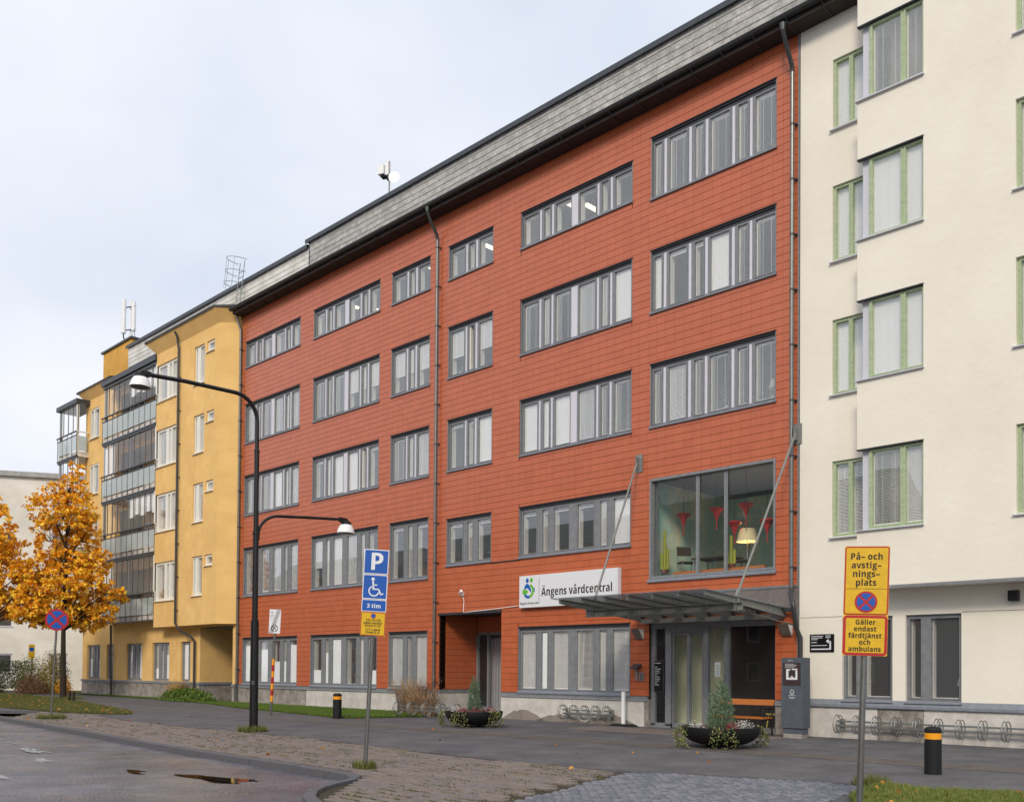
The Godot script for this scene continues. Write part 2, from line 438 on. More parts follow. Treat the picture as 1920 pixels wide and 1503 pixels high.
func red_window(p: Node3D, c: int, r: int):
	var col: Array = red_cols[c]
	var y = red_span(c, r)
	var x0: float = col[0]; var w: float = col[1]; var y0: float = y[0]; var y1: float = y[1]
	var st: String = red_states["%d,%d" % [c, r]]
	var o := node(p, "window")
	var zf := -0.085
	var top := y1 - 0.17; var bot := y0 + 0.13
	# lining, frame and flashing
	var f := S()
	bx(f, x0, y0, -0.3, x0 + 0.02, y1, 0.004)
	bx(f, x0 + w - 0.02, y0, -0.3, x0 + w, y1, 0.004)
	bx(f, x0 + 0.02, y1 - 0.1, -0.3, x0 + w - 0.02, y1 - 0.05, -0.07)
	bx(f, x0 + 0.02, top, -0.15, x0 + w - 0.02, y1 - 0.1, zf)
	bx(f, x0 + 0.02, y0 + 0.02, -0.15, x0 + w - 0.02, bot, zf)
	var edge := x0 + 0.02
	for l in col[2]:
		bx(f, edge, bot, -0.15, x0 + l[0], top, zf)
		edge = x0 + l[1]
	bx(f, edge, bot, -0.15, x0 + w - 0.02, top, zf)
	for l in col[2]:     # the thin step of each sash
		bx(f, x0 + l[0] - 0.035, bot - 0.03, zf, x0 + l[1] + 0.035, bot, zf + 0.016)
		bx(f, x0 + l[0] - 0.035, top, zf, x0 + l[1] + 0.035, top + 0.03, zf + 0.016)
		bx(f, x0 + l[0] - 0.035, bot, zf, x0 + l[0], top, zf + 0.016)
		bx(f, x0 + l[1], bot, zf, x0 + l[1] + 0.035, top, zf + 0.016)
	part(o, "frame", f, M.frame)
	var h := S()
	bx(h, x0, y1 - 0.05, -0.3, x0 + w, y1 - 0.004, 0.0)
	bx(h, x0 - 0.01, y1 - 0.004, -0.05, x0 + w + 0.01, y1 + 0.014, 0.035)
	part(o, "head_flashing", h, M.frame_dark)
	var sl := S()
	hexa(sl, [Vector3(x0 - 0.02, y0 - 0.02, -0.1), Vector3(x0 + w + 0.02, y0 - 0.02, -0.1), Vector3(x0 + w + 0.02, y0 + 0.085, -0.1), Vector3(x0 - 0.02, y0 + 0.085, -0.1),
		Vector3(x0 - 0.02, y0 - 0.025, 0.06), Vector3(x0 + w + 0.02, y0 - 0.025, 0.06), Vector3(x0 + w + 0.02, y0 + 0.02, 0.06), Vector3(x0 - 0.02, y0 + 0.02, 0.06)])
	part(o, "sill", sl, M.sill)
	for s in col[3]:
		part(o, "cover_strip", slab(x0 + s[0], bot - 0.03, x0 + s[1], top + 0.03, zf, zf + 0.012, 0.003), M.cover_strip if r > 1 else M.frame)
	# white inner casing of every light
	var inner := S()
	for l in col[2]:
		var a: float = x0 + l[0]; var b: float = x0 + l[1]
		bx(inner, a - 0.02, bot - 0.02, -0.32, a + 0.018, top + 0.02, -0.152)
		bx(inner, b - 0.012, bot - 0.02, -0.32, b + 0.02, top + 0.02, -0.152)
		bx(inner, a, top - 0.012, -0.32, b, top + 0.02, -0.152)
		bx(inner, a, bot - 0.02, -0.32, b, bot + 0.012, -0.152)
	part(o, "inner_casing", inner, M.white_paint)
	for i in col[2].size():
		var a: float = x0 + col[2][i][0]; var b: float = x0 + col[2][i][1]
		var k := st[i]
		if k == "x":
			var cs := S()     # casement standing open inwards, seen edge on
			bx(cs, a + 0.02, bot + 0.01, -0.23, a + 0.07, top - 0.01, -0.1)
			part(o, "open_casement", cs, M.white_paint)
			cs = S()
			bx(cs, a - 0.1, bot - 0.1, -0.42, b + 0.2, top + 0.1, -0.38)  # black sheet added behind the opening, standing in for the shade indoors
			part(o, "gap_shade_sheet", cs, M.ink)
			continue
		if k == "t":
			var tl := S()
			var lean := Basis(Vector3.FORWARD, deg_to_rad(4.2))
			var ctr := Vector3((a + b) / 2 + 0.02, (top + bot) / 2, -0.24)
			for e in [[-1, 0], [1, 0]]:
				obx(tl, Transform3D(lean, ctr + lean * Vector3(e[0] * ((b - a) / 2 - 0.09), 0, 0)), Vector3(0.035, top - bot - 0.06, 0.05))
			obx(tl, Transform3D(lean, ctr + lean * Vector3(0, -(top - bot) / 2 + 0.05, 0)), Vector3(b - a - 0.15, 0.035, 0.05))
			part(o, "tilted_casement", tl, M.white_paint)
		var g := S()
		for zz in [-0.105, -0.109, -0.142, -0.146]: quad(g, Vector3(a, bot, zz), Vector3(b, bot, zz), Vector3(b, top, zz), Vector3(a, top, zz))     # double glazing
		part(o, "pane", g, M.glass)
		blind(o, k, a + 0.02, b - 0.014, bot + 0.014, top - 0.014, -0.152)

func blind(o: Node, k: String, a: float, b: float, bot: float, top: float, z: float):
	var s := S()
	if k == "n" or k == "x": return
	if k == "t": k = "o"
	if k in "0123456789a":
		var t := 1.0 if k == "a" else float(k) / 10.0
		bx(s, a, bot, z + 0.028, b, lerpf(bot, top, t), z + 0.032)
		part(o, "frosted_film", s, M.film)
		return
	var low := bot
	var pitch := 0.034
	var tilt: float = {"o": 24.0, "s": 46.0, "c": 74.0, "r": 10.0, "h": 62.0}[k]
	if k == "r": low = top - 0.1; pitch = 0.011
	if k == "h": low = lerpf(bot, top, 0.4)
	bx(s, a, top - 0.03, z - 0.028, b, top, z)
	bx(s, a, low, z - 0.026, b, low + 0.022, z - 0.004)
	var y := low + 0.03
	var rad := deg_to_rad(tilt)
	while y < top - 0.035:
		var d := Vector3(0, sin(rad), -cos(rad)) * 0.0165
		var m := Vector3(0, y, z - 0.016)
		quad(s, Vector3(a, 0, 0) + m - d, Vector3(b, 0, 0) + m - d, Vector3(b, 0, 0) + m + d, Vector3(a, 0, 0) + m + d)
		y += pitch
	for t in ([0.5] if b - a < 0.4 else [0.3, 0.75]):
		var x: float = lerpf(a, b, t)
		bx(s, x - 0.003, low, z - 0.001, x + 0.003, top, z + 0.002)
	part(o, "blind", s, M.blind)

func tile_shape(w: float, h: float) -> ArrayMesh:
	var key := "tile%.3f,%.3f" % [w, h]
	if not cache.has(key):
			var st := S()
			plate(st, 0.0018, 0.0045, w - 0.0018, h - 0.0045, -0.02, 0.0, 0.002, 0.001)
			cache[key] = st.commit()
	return cache[key]

func tile_rects(r: Array, holes: Array) -> Array:   # what is left of a tile beside the openings
	var out := [r]
	for h in holes:
		var next := []
		for t in out:
			if t[2] <= h[0] or t[0] >= h[2] or t[3] <= h[1] or t[1] >= h[3]:
				next.append(t)
				continue
			if t[0] < h[0]: next.append([t[0], t[1], h[0], t[3]])
			if t[2] > h[2]: next.append([h[2], t[1], t[2], t[3]])
			var a: float = maxf(t[0], h[0]); var b: float = minf(t[2], h[2])
			if t[1] < h[1]: next.append([a, t[1], b, h[1]])
			if t[3] > h[3]: next.append([a, h[3], b, t[3]])
		out = next
	return out.filter(func(t): return t[2] - t[0] > 0.03 and t[3] - t[1] > 0.025)

func red_building():
	var o := thing("clinic_building", "five storey building clad in red terracotta tiles with ribbon windows", "building")
	var holes := holes_red()
	var w := S()
	walls(w, -27.46, -0.02, 0.78, 17.62, -0.3, -0.022, holes)
	part(o, "wall", w, M.tile_back)
	# tiles: those nearest the camera one by one, the rest as one field
	var all := []
	var y := 0.88 - 0.02
	while y < 17.45:
		var h := minf(0.2, 17.46 - y)
		var x := -27.44
		while x < -0.04:
			for t in tile_rects([x, y, minf(x + 0.3, -0.03), y + h], holes): all.append(t)
			x += 0.3
		y += 0.2
	var eye := Vector3(11.68, 1.52, 21.6)
	all.sort_custom(func(a, b): return eye.distance_squared_to(Vector3(a[0], a[1], 0)) < eye.distance_squared_to(Vector3(b[0], b[1], 0)))
	rng.seed = 11
	var field := S()
	var firing := [c8(198, 105, 66), c8(196, 103, 64), c8(200, 106, 67), c8(197, 106, 68), c8(195, 102, 63)]
	var made := 0
	for t in all:
		var tw: float = t[2] - t[0]; var th: float = t[3] - t[1]
		var k := rng.randi() % 5
		var out_ := rng.randf_range(-0.0005, 0.0005)
		if made < 300 and tw > 0.2 and th > 0.15:
			part(o, "tile", tile_shape(tw, th), M["tile%d" % k], at(t[0], t[1], out_))
			made += 1
		else:
			field.set_color(firing[k].srgb_to_linear())
			plate(field, t[0] + 0.0018, t[1] + 0.0045, t[2] - 0.0018, t[3] - 0.0045, -0.02, out_, 0.002, 0.001)
	tag(part(o, "tile_field", field, M.tile_field), "", "", "", "stuff")
	for c in 6:
		for r in 5:
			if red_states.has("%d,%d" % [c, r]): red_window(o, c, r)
	# plinth, with its metal drip and panel joints
	var px := [-27.46, -24.0, -21.9, -18.7, -15.4, -13.6]
	for i in px.size() - 1:
		part(o, "plinth_panel", slab(px[i] + 0.004, -0.1, px[i + 1] - 0.004, 0.76, -0.3, 0.0, 0.006), M.concrete_dark if i < 2 else M.concrete)
	px = [-10.5, -7.4, -4.72]
	for i in px.size() - 1:
		part(o, "plinth_panel", slab(px[i] + 0.004, -0.1, px[i + 1] - 0.004, 0.76, -0.3, 0.0, 0.006), M.concrete)
	part(o, "plinth_panel", slab(-4.72, -0.1, -4.56, 0.76, -0.3, 0.004, 0.004), M.concrete_dark)
	part(o, "plinth_panel", slab(-0.62, -0.1, -0.03, 0.76, -0.3, 0.004, 0.006), M.concrete_dark)
	for s in [[-27.46, -13.62], [-10.48, -4.58], [-0.62, -0.03]]:
		var dr := S()
		bx(dr, s[0], 0.755, -0.1, s[1], 0.85, 0.032)
		hexa(dr, [Vector3(s[0], 0.72, 0.0), Vector3(s[1], 0.72, 0.0), Vector3(s[1], 0.755, 0.0), Vector3(s[0], 0.755, 0.0), Vector3(s[0], 0.72, 0.045), Vector3(s[1], 0.72, 0.045), Vector3(s[1], 0.755, 0.034), Vector3(s[0], 0.755, 0.034)])
		part(o, "drip_sill", dr, M.frame)
	# thin drip line at the second floor between two windows
	var dl := S()
	bx(dl, -10.99, 5.07, -0.02, -9.73, 5.1, 0.03)
	part(o, "drip_line", dl, M.frame_dark)
	# mortar smears left on the plinth
	var sm := S()
	for s in [[-10.4, -8.6, 0.34], [-8.9, -6.9, 0.22], [-6.9, -5.0, 0.3]]:
		var v := PackedVector2Array([Vector2(s[0], -0.02)])
		var n := 14
		for k in n + 1:
			var t := float(k) / n
			v.append(Vector2(lerpf(s[0], s[1], t), 0.03 + s[2] * sin(PI * t) * rng.randf_range(0.75, 1.0)))
		v.append(Vector2(s[1], -0.02))
		face2d(sm, v, 0.006, 0.006)
	part(o, "mortar_smear", sm, M.mortar_smear)
	side_recess(o)
	entrance(o)
	big_window(o)
	canopy(o)
	inside(o, -27.3, -0.2, [0.02, 4.0, 7.45, 10.7, 13.95, 17.2], [-24.5, -22.1, -16.9, -13.7, -10.2, -4.9])
	roof(o)
	downpipe(o, -13.73, 0.62, 17.35, true)
	downpipe(o, -0.13, 3.62, 17.25, true)
	var pj := S()      # the elbow that leads the right-hand pipe round the canopy to the ground
	tube(pj, [Vector3(-0.13, 3.62, 0.12), Vector3(-0.1, 3.5, 0.2), Vector3(0.08, 3.28, 0.42), Vector3(0.12, 3.12, 0.44), Vector3(0.12, 2.6, 0.3), Vector3(0.12, 2.4, 0.12), Vector3(0.12, 0.1, 0.12)], 0.058, 10)
	part(o, "downpipe_elbow", pj, M.pipe_dark)
	var ep := S()
	bx(ep, -0.03, 0.0, -0.2, 0.01, 17.6, 0.012)
	part(o, "corner_profile", ep, M.frame)

func side_recess(o: Node3D):
	var e := node(o, "door_recess")
	var back := -1.82
	var y := 0.88
	rng.seed = 5
	for i in 13:
		for k in 5:     # tiles on the return wall, which faces along the street
			var z0 := -0.06 - k * 0.36
			var xf := Transform3D(Basis(Vector3.UP, PI / 2), Vector3(-13.6, y + i * 0.2, z0))
			part(e, "tile", tile_shape(0.36 if k < 4 else 0.3, 0.2), M["tile%d" % (rng.randi() % 5)], xf)
	var rc := S()
	bx(rc, -13.7, -0.1, back - 0.2, -13.625, 3.5, -0.02)
	part(e, "return_wall", rc, M.tile_back)
	var b := S()
	bx(b, -13.6, 2.9, back - 0.2, -10.5, 3.5, back)
	bx(b, -10.78, -0.1, back - 0.2, -10.45, 2.9, back)
	part(e, "back_wall", b, M.tile4)
	var sf := S()
	bx(sf, -13.62, 3.47, -1.82, -10.48, 3.56, -0.01)
	part(e, "soffit", sf, M.soffit)
	var tr := S()
	bx(tr, -13.62, 3.44, -0.02, -10.48, 3.52, 0.03)
	part(e, "edge_trim", tr, M.frame_dark)
	var pl := S()
	bx(pl, -13.62, -0.1, back, -13.59, 0.76, 0.0)
	part(e, "recess_plinth", pl, M.concrete)
	var pd := S()
	bx(pd, -13.62, 0.76, back, -13.57, 0.87, -0.01)
	part(e, "recess_drip", pd, M.frame)
	# glazed door with side light at the back
	var f := S()
	for x in [-13.58, -13.02, -11.9, -10.84]: bx(f, x, 0.0, back - 0.05, x + 0.07, 2.9, back + 0.06)
	bx(f, -13.58, 2.82, back - 0.05, -10.78, 2.9, back + 0.06)
	bx(f, -13.58, 0.0, back - 0.05, -10.78, 0.14, back + 0.06)
	part(e, "door_frame", f, M.frame)
	for s in [[-13.51, -13.02], [-12.95, -11.9], [-11.83, -10.84]]:
		var g := S()
		quad(g, Vector3(s[0], 0.14, back), Vector3(s[1], 0.14, back), Vector3(s[1], 2.82, back), Vector3(s[0], 2.82, back))
		part(e, "pane", g, M.glass)
	var cu := S()
	for k in 30:
		var x := -13.2 + k * 0.07
		bx(cu, x, 0.1, back - 0.22 - 0.03 * (k % 2), x + 0.075, 2.7, back - 0.2 - 0.03 * (k % 2))
	part(e, "door_curtain", cu, M.room)
	var fl := S()
	bx(fl, -13.6, -0.1, back - 0.2, -10.5, 0.015, 0.0)
	part(e, "threshold", fl, M.concrete_dark)

func entrance(o: Node3D):
	var e := node(o, "entrance")
	var z := -0.1
	var f := S()
	for s in [[-4.56, -4.42], [-4.07, -3.88], [-2.82, -2.66], [-2.20, -2.02], [-0.69, -0.62]]:
		bx(f, s[0], 0.0, z - 0.08, s[1], 2.74, z)
	bx(f, -4.56, 2.74, z - 0.08, -0.62, 2.90, z + 0.02)
	bx(f, -3.88, 2.64, z - 0.08, -2.82, 2.74, z)
	bx(f, -4.56, 0.0, z - 0.08, -3.88, 0.13, z)
	bx(f, -2.82, 0.0, z - 0.08, -0.62, 0.13, z)
	part(e, "frame", f, M.frame)
	for s in [[-3.87, -3.3], [-3.34, -2.83]]:
		var d := node(e, "sliding_door")
		var zz := z - 0.05 if s[0] < -3.5 else z - 0.09
		var df := S()
		bx(df, s[0], 0.02, zz - 0.04, s[0] + 0.07, 2.63, zz)
		bx(df, s[1] - 0.09, 0.02, zz - 0.04, s[1], 2.63, zz)
		bx(df, s[0] + 0.07, 2.55, zz - 0.04, s[1] - 0.09, 2.63, zz)
		bx(df, s[0] + 0.07, 0.02, zz - 0.04, s[1] - 0.09, 0.14, zz)
		part(d, "door_frame", df, M.frame)
		var g := S()
		quad(g, Vector3(s[0] + 0.07, 0.14, zz - 0.02), Vector3(s[1] - 0.09, 0.14, zz - 0.02), Vector3(s[1] - 0.09, 2.55, zz - 0.02), Vector3(s[0] + 0.07, 2.55, zz - 0.02))
		part(d, "door_pane", g, M.glass)
	for s in [[-4.42, -4.07], [-2.66, -2.2], [-2.02, -0.69]]:
		var g := S()
		quad(g, Vector3(s[0], 0.13, z - 0.04), Vector3(s[1], 0.13, z - 0.04), Vector3(s[1], 2.74, z - 0.04), Vector3(s[0], 2.74, z - 0.04))
		part(e, "pane", g, M.glass)
	var tr := S()      # bright edges of the door posts
	for x in [-4.42, -3.80, -2.68, -2.05]: bx(tr, x, 0.1, z, x + 0.016, 2.66, z + 0.012)
	part(e, "edge_trim", tr, M.steel)
	var lt := S()      # steel angle over the doors
	bx(lt, -4.62, 2.88, 0.0, -0.4, 3.0, 0.3)
	part(e, "door_canopy_beam", lt, M.steel_dull)
	# drawings on the left pane: house number 16, stems and a flower
	text(e, "house_number", "16", 0.13, M.ink, at(-4.25, 2.33, z - 0.034), 400, 1.0)
	var dr := S()
	for c in [[[-4.22, 0.45], [-4.2, 0.8], [-4.3, 1.05]], [[-4.2, 0.8], [-4.08, 1.02]], [[-4.13, 0.42], [-4.11, 0.62]]]:
		for i in c.size() - 1: strip2d(dr, Vector2(c[i][0], c[i][1]), Vector2(c[i + 1][0], c[i + 1][1]), 0.012, z - 0.035)
	for k in 5: arc_band(dr, Vector2(-4.11, 0.69) + Vector2.from_angle(TAU * k / 5) * 0.045, 0.02, 0.03, 0, 360, z - 0.035, 10)
	part(e, "window_drawing", dr, M.ink)
	var vw := S()
	bx(vw, -4.5, 0.0, -1.15, -2.15, 3.6, -1.05)
	bx(vw, -4.5, 0.0, -1.05, -2.15, 0.03, -0.2)
	part(e, "vestibule_wall", vw, mat("vestibule_green", c8(226, 228, 194), 0.9))
	var dw := S()
	bx(dw, -2.15, 0.0, -3.2, -0.3, 3.6, -3.1)
	bx(dw, -2.2, 0.0, -3.1, -2.1, 3.6, -0.4)
	part(e, "dark_wall", dw, mat("lobby_brown", c8(58, 48, 40), 0.7))
	var mt := S()
	for k in 12: bx(mt, -3.85 + k * 0.085, 0.0, 0.05, -3.79 + k * 0.085, 0.016, 0.55)
	part(e, "foot_grate", mt, M.steel)

func big_window(o: Node3D):
	var b := node(o, "picture_window")
	var x0 := -4.56; var x1 := -0.63; var y0 := 4.14; var y1 := 6.95; var z := -0.1
	var f := S()
	bx(f, x0, y0, -0.3, x0 + 0.06, y1, 0.012)
	bx(f, x1 - 0.06, y0, -0.3, x1, y1, 0.012)
	bx(f, x0 + 0.06, y1 - 0.07, -0.3, x1 - 0.06, y1, 0.012)
	bx(f, x0 + 0.06, y0, -0.3, x1 - 0.06, y0 + 0.07, 0.012)
	for x in [-3.06, -2.18]: bx(f, x, y0 + 0.07, z - 0.08, x + 0.06, y1 - 0.07, z + 0.03)
	part(b, "frame", f, M.frame)
	var tr := S()
	for x in [x0 + 0.06, -3.0, -2.12]: bx(tr, x, y0 + 0.07, z - 0.01, x + 0.045, y1 - 0.07, z + 0.018)
	part(b, "edge_trim", tr, M.steel)
	for s in [[x0 + 0.06, -3.06], [-3.0, -2.18], [-2.12, x1 - 0.06]]:
		var g := S()
		quad(g, Vector3(s[0], y0 + 0.07, z - 0.03), Vector3(s[1], y0 + 0.07, z - 0.03), Vector3(s[1], y1 - 0.07, z - 0.03), Vector3(s[0], y1 - 0.07, z - 0.03))
		part(b, "pane", g, M.glass)
	var sl := S()
	hexa(sl, [Vector3(x0 - 0.04, y0 - 0.1, -0.02), Vector3(x1 + 0.03, y0 - 0.1, -0.02), Vector3(x1 + 0.03, y0 + 0.01, -0.02), Vector3(x0 - 0.04, y0 + 0.01, -0.02),
		Vector3(x0 - 0.04, y0 - 0.1, 0.07), Vector3(x1 + 0.03, y0 - 0.1, 0.07), Vector3(x1 + 0.03, y0 - 0.05, 0.07), Vector3(x0 - 0.04, y0 - 0.05, 0.07)])
	part(b, "sill", sl, M.sill)
	# the painted room behind it
	var mural := S()
	bx(mural, -4.85, 4.02, -4.6, -0.25, 7.0, -4.5)
	bx(mural, -4.87, 4.02, -4.5, -4.8, 7.0, -0.32)
	part(b, "painted_wall", mural, mat("mural", c8(240, 250, 238), 0.9, 0.0, grain(61, 256, [[0.008, 0.7], [0.05, 0.3]], Color(0.74, 0.9, 0.88), Color(1, 0.98, 0.88), 2.2), 0.35))
	var bc := S()
	bx(bc, -4.2, 4.02, -0.75, -1.3, 4.36, -0.62)
	part(b, "planter_ledge", bc, M.wood)

func canopy(o: Node3D):
	var c := node(o, "canopy")
	var zf := 3.55; var yt := 3.36; var yw := 3.13
	var xs := []
	for k in 7: xs.append(-4.72 + k * 0.727)
	for x in xs:
		var b := S()     # T-shaped rafters that taper towards the street
		hexa(b, [Vector3(x - 0.03, yw - 0.2, 0.02), Vector3(x + 0.03, yw - 0.2, 0.02), Vector3(x + 0.03, yw, 0.02), Vector3(x - 0.03, yw, 0.02), Vector3(x - 0.03, yt - 0.1, zf), Vector3(x + 0.03, yt - 0.1, zf), Vector3(x + 0.03, yt, zf), Vector3(x - 0.03, yt, zf)])
		hexa(b, [Vector3(x - 0.06, yw, 0.02), Vector3(x + 0.06, yw, 0.02), Vector3(x + 0.06, yw + 0.014, 0.02), Vector3(x - 0.06, yw + 0.014, 0.02), Vector3(x - 0.06, yt, zf), Vector3(x + 0.06, yt, zf), Vector3(x + 0.06, yt + 0.014, zf), Vector3(x - 0.06, yt + 0.014, zf)])
		part(c, "rafter", b, M.steel_dull)
	var fb := S()
	var zb := 2.25; var yb := 2.98
	bx(fb, -4.95, yb, zb - 0.09, -0.18, yb + 0.014, zb + 0.09)
	bx(fb, -4.95, yb + 0.17, zb - 0.09, -0.18, yb + 0.184, zb + 0.09)
	bx(fb, -4.95, yb + 0.014, zb - 0.006, -0.18, yb + 0.17, zb + 0.006)
	for x in xs: bx(fb, x - 0.006, yb + 0.014, zb - 0.08, x + 0.006, yb + 0.17, zb + 0.08)
	part(c, "cross_beam", fb, M.steel_dull)
	for k in 6:
		var g := S()
		var a: float = xs[k] + 0.004 if k > 0 else xs[0] - 0.2
		var b: float = xs[k + 1] - 0.004 if k < 5 else xs[6] + 0.12
		hexa(g, [Vector3(a, yw + 0.016, 0.03), Vector3(b, yw + 0.016, 0.03), Vector3(b, yw + 0.03, 0.03), Vector3(a, yw + 0.03, 0.03), Vector3(a, yt + 0.023, zf + 0.16), Vector3(b, yt + 0.023, zf + 0.16), Vector3(b, yt + 0.037, zf + 0.16), Vector3(a, yt + 0.037, zf + 0.16)])
		part(c, "glass_roof_panel", g, M.glass_canopy)
	var fl := S()
	bx(fl, -4.95, yw + 0.02, 0.002, 0.0, 3.66, 0.03)
	part(c, "wall_flashing", fl, M.brown_panel)
	var ft := S()
	bx(ft, -4.95, 3.66, 0.002, 0.0, 3.72, 0.05)
	for x in [-3.2, -1.6, -0.75]: bx(ft, x, yw + 0.03, 0.03, x + 0.02, 3.66, 0.036)
	part(c, "flashing_edge", ft, M.steel)
	for x in [-4.91, -0.02]:
		var t := node(c, "tie_rod")
		var foot := Vector3(-0.36 if x > -1 else -4.72, 3.28, zb)
		var top := Vector3(x, 7.42, 0.14)
		var s := S()
		tube(s, [foot, top], 0.03, 10)
		part(t, "rod", s, M.steel_dull)
		var pl := S()
		bx(pl, x - 0.11, 7.2, 0.0, x + 0.11, 7.7, 0.03)
		bx(pl, x - 0.012, 7.28, 0.03, x + 0.012, 7.6, 0.2)
		part(t, "wall_plate", pl, M.steel_dull)
		var ck := S()
		bar(ck, foot, foot.lerp(top, 0.05), 0.07, 0.07)
		bx(ck, foot.x - 0.05, 3.0, zb - 0.05, foot.x + 0.05, 3.3, zb + 0.05)
		part(t, "rod_clevis", ck, M.steel)
	var gp := S()      # small drain pipe under the right-hand end
	tube(gp, [Vector3(-0.5, 3.06, 1.5), Vector3(-0.5, 2.96, 1.42), Vector3(-0.42, 2.93, 1.3), Vector3(0.1, 2.68, 0.16)], 0.022, 8)
	part(c, "drain_pipe", gp, M.pipe)
	var gt := S()
	bx(gt, -4.9, yw - 0.08, 0.05, 0.0, yw - 0.07, 0.2)
	bx(gt, -4.9, yw - 0.07, 0.19, 0.0, yw + 0.0, 0.2)
	part(c, "back_gutter", gt, M.zinc_gutter)

func inside(o: Node3D, x0: float, x1: float, levels: Array, parts: Array):
	var s := S()
	var f := S()
	for i in levels.size():
		bx(s, x0, levels[i] - 0.22, -6.0, x1, levels[i] - 0.01, -0.32)
		if i < levels.size() - 1: bx(f, x0 + 0.05, levels[i] - 0.008, -5.95, x1 - 0.05, levels[i], -0.36)
	bx(s, x0, -0.2, -6.2, x1, levels[-1], -6.0)
	for i in parts.size():
		bx(s, parts[i] - 0.06, levels[0] if i < 3 else 3.7, -6.0, parts[i] + 0.06, levels[-1], -0.34)
	for x in [x0 - 0.1, x1]: bx(s, x, -0.2, -6.2, x + 0.1, levels[-1], -0.3)
	part(o, "inner_walls", s, M.room)
	part(o, "floors", f, M.room_floor)

func roof(o: Node3D):
	# upright attic storey clad in weathered slabs, six courses; the left part is lower and paler
	rng.seed = 21
	for q in [["roof_slab", -21.55, 3.2, 17.72, 18.96, 0.3, 6, 1.2, "slate", 4], ["roof_board", -39.3, -21.55, 17.72, 18.84, 0.22, 5, 3.0, "board", 2]]:
		for i in q[6]:
			var ya: float = lerpf(q[3], q[4], float(i) / q[6]); var yb: float = lerpf(q[3], q[4], float(i + 1) / q[6])
			var x: float = q[1] - (q[7] / 2 if i % 2 else 0.0)
			while x < q[2]:
				var xa := maxf(x, q[1]); var xb := minf(x + q[7], q[2])
				if xb - xa > 0.05:
					var sp := S()
					var zz: float = q[5] + rng.randf_range(0.0, 0.003)
					hexa(sp, [Vector3(xa + 0.002, ya, zz - 0.05), Vector3(xb - 0.002, ya, zz - 0.05), Vector3(xb - 0.002, yb - 0.008, zz - 0.05), Vector3(xa + 0.002, yb - 0.008, zz - 0.05), Vector3(xa + 0.002, ya, zz), Vector3(xb - 0.002, ya, zz), Vector3(xb - 0.002, yb - 0.008, zz - 0.014), Vector3(xa + 0.002, yb - 0.008, zz - 0.014)])
					part(o, q[0], sp, M["%s%d" % [q[8], rng.randi() % int(q[9])]])
				x += q[7]
	for q in [[-21.55, 3.2, 18.96, 0.3], [-39.3, -21.56, 18.84, 0.22]]:
		var bk := S()
		bx(bk, q[0], 17.6, -4.0, q[1], q[2] - 0.01, q[3] - 0.055)
		part(o, "roof_core", bk, M.zinc_dark)
	var en := S()
	bx(en, -21.59, 17.7, -0.3, -21.552, 18.97, 0.315)
	part(o, "end_board", en, M.zinc_gutter)
	for s in [[-21.75, 3.2, 18.96, 0.3], [-39.4, -21.75, 18.82, 0.22]]:
		var cp := S()
		bx(cp, s[0], s[2], -4.1, s[1], s[2] + 0.09, s[3] + 0.1)
		bx(cp, s[0], s[2] - 0.07, s[3] + 0.07, s[1], s[2], s[3] + 0.1)
		part(o, "roof_cap", cp, M.zinc_gutter)
	# eave: dark soffit boards, gutter and brackets
	var sf := S()
	bx(sf, -27.46, 17.46, -0.3, 3.0, 17.6, 0.5)
	part(o, "soffit", sf, M.soffit)
	var gt := S()
	for k in 8:
		var a0 := PI + PI * k / 8.0; var a1 := PI + PI * (k + 1) / 8.0
		var c := Vector3(0, 17.66, 0.58)
		var p0 := c + Vector3(0, sin(a0), cos(a0)) * 0.09; var p1 := c + Vector3(0, sin(a1), cos(a1)) * 0.09
		quad(gt, Vector3(-27.5, 0, 0) + p0, Vector3(-27.5, 0, 0) + p1, Vector3(3.0, 0, 0) + p1, Vector3(3.0, 0, 0) + p0)
	bx(gt, -27.5, 17.655, 0.655, 3.0, 17.69, 0.68)
	bx(gt, -27.5, 17.6, 0.36, 3.0, 17.76, 0.5)
	part(o, "gutter", gt, M.zinc_dark)
	var x := -27.0
	while x < 1.6:
		var b := S()
		tube(b, [Vector3(x, 17.44, 0.1), Vector3(x, 17.44, 0.42), Vector3(x, 17.52, 0.56), Vector3(x, 17.58, 0.66)], 0.014, 5)
		part(o, "gutter_bracket", b, M.zinc_gutter)
		x += 0.93

func downpipe(o: Node3D, x: float, y0: float, y1: float, neck: bool):
	var d := node(o, "downpipe")
	var s := S()
	tube(s, [Vector3(x, y0, 0.12), Vector3(x, y1 - 0.75, 0.12)], 0.052, 12)
	part(d, "pipe", s, M.pipe)
	if neck:
		var k := S()
		tube(k, [Vector3(x, y1 - 0.75, 0.12), Vector3(x, y1 - 0.6, 0.14), Vector3(x, y1 - 0.08, 0.5), Vector3(x, y1 + 0.1, 0.58)], 0.056, 10)
		tube(k, [Vector3(x, y1 + 0.08, 0.58), Vector3(x, y1 + 0.24, 0.58)], [0.06, 0.1], 10)
		part(d, "swan_neck", k, M.pipe_dark)
	var y := y0 + 0.5
	while y < y1 - 1.0:
		var c := S()
		tube(c, [Vector3(x, y, 0.12), Vector3(x, y + 0.05, 0.12)], 0.058, 10)
		bx(c, x + 0.03, y + 0.01, -0.01, x + 0.1, y + 0.04, 0.1)
		part(d, "pipe_clip", c, M.pipe_dark)
		y += 1.38

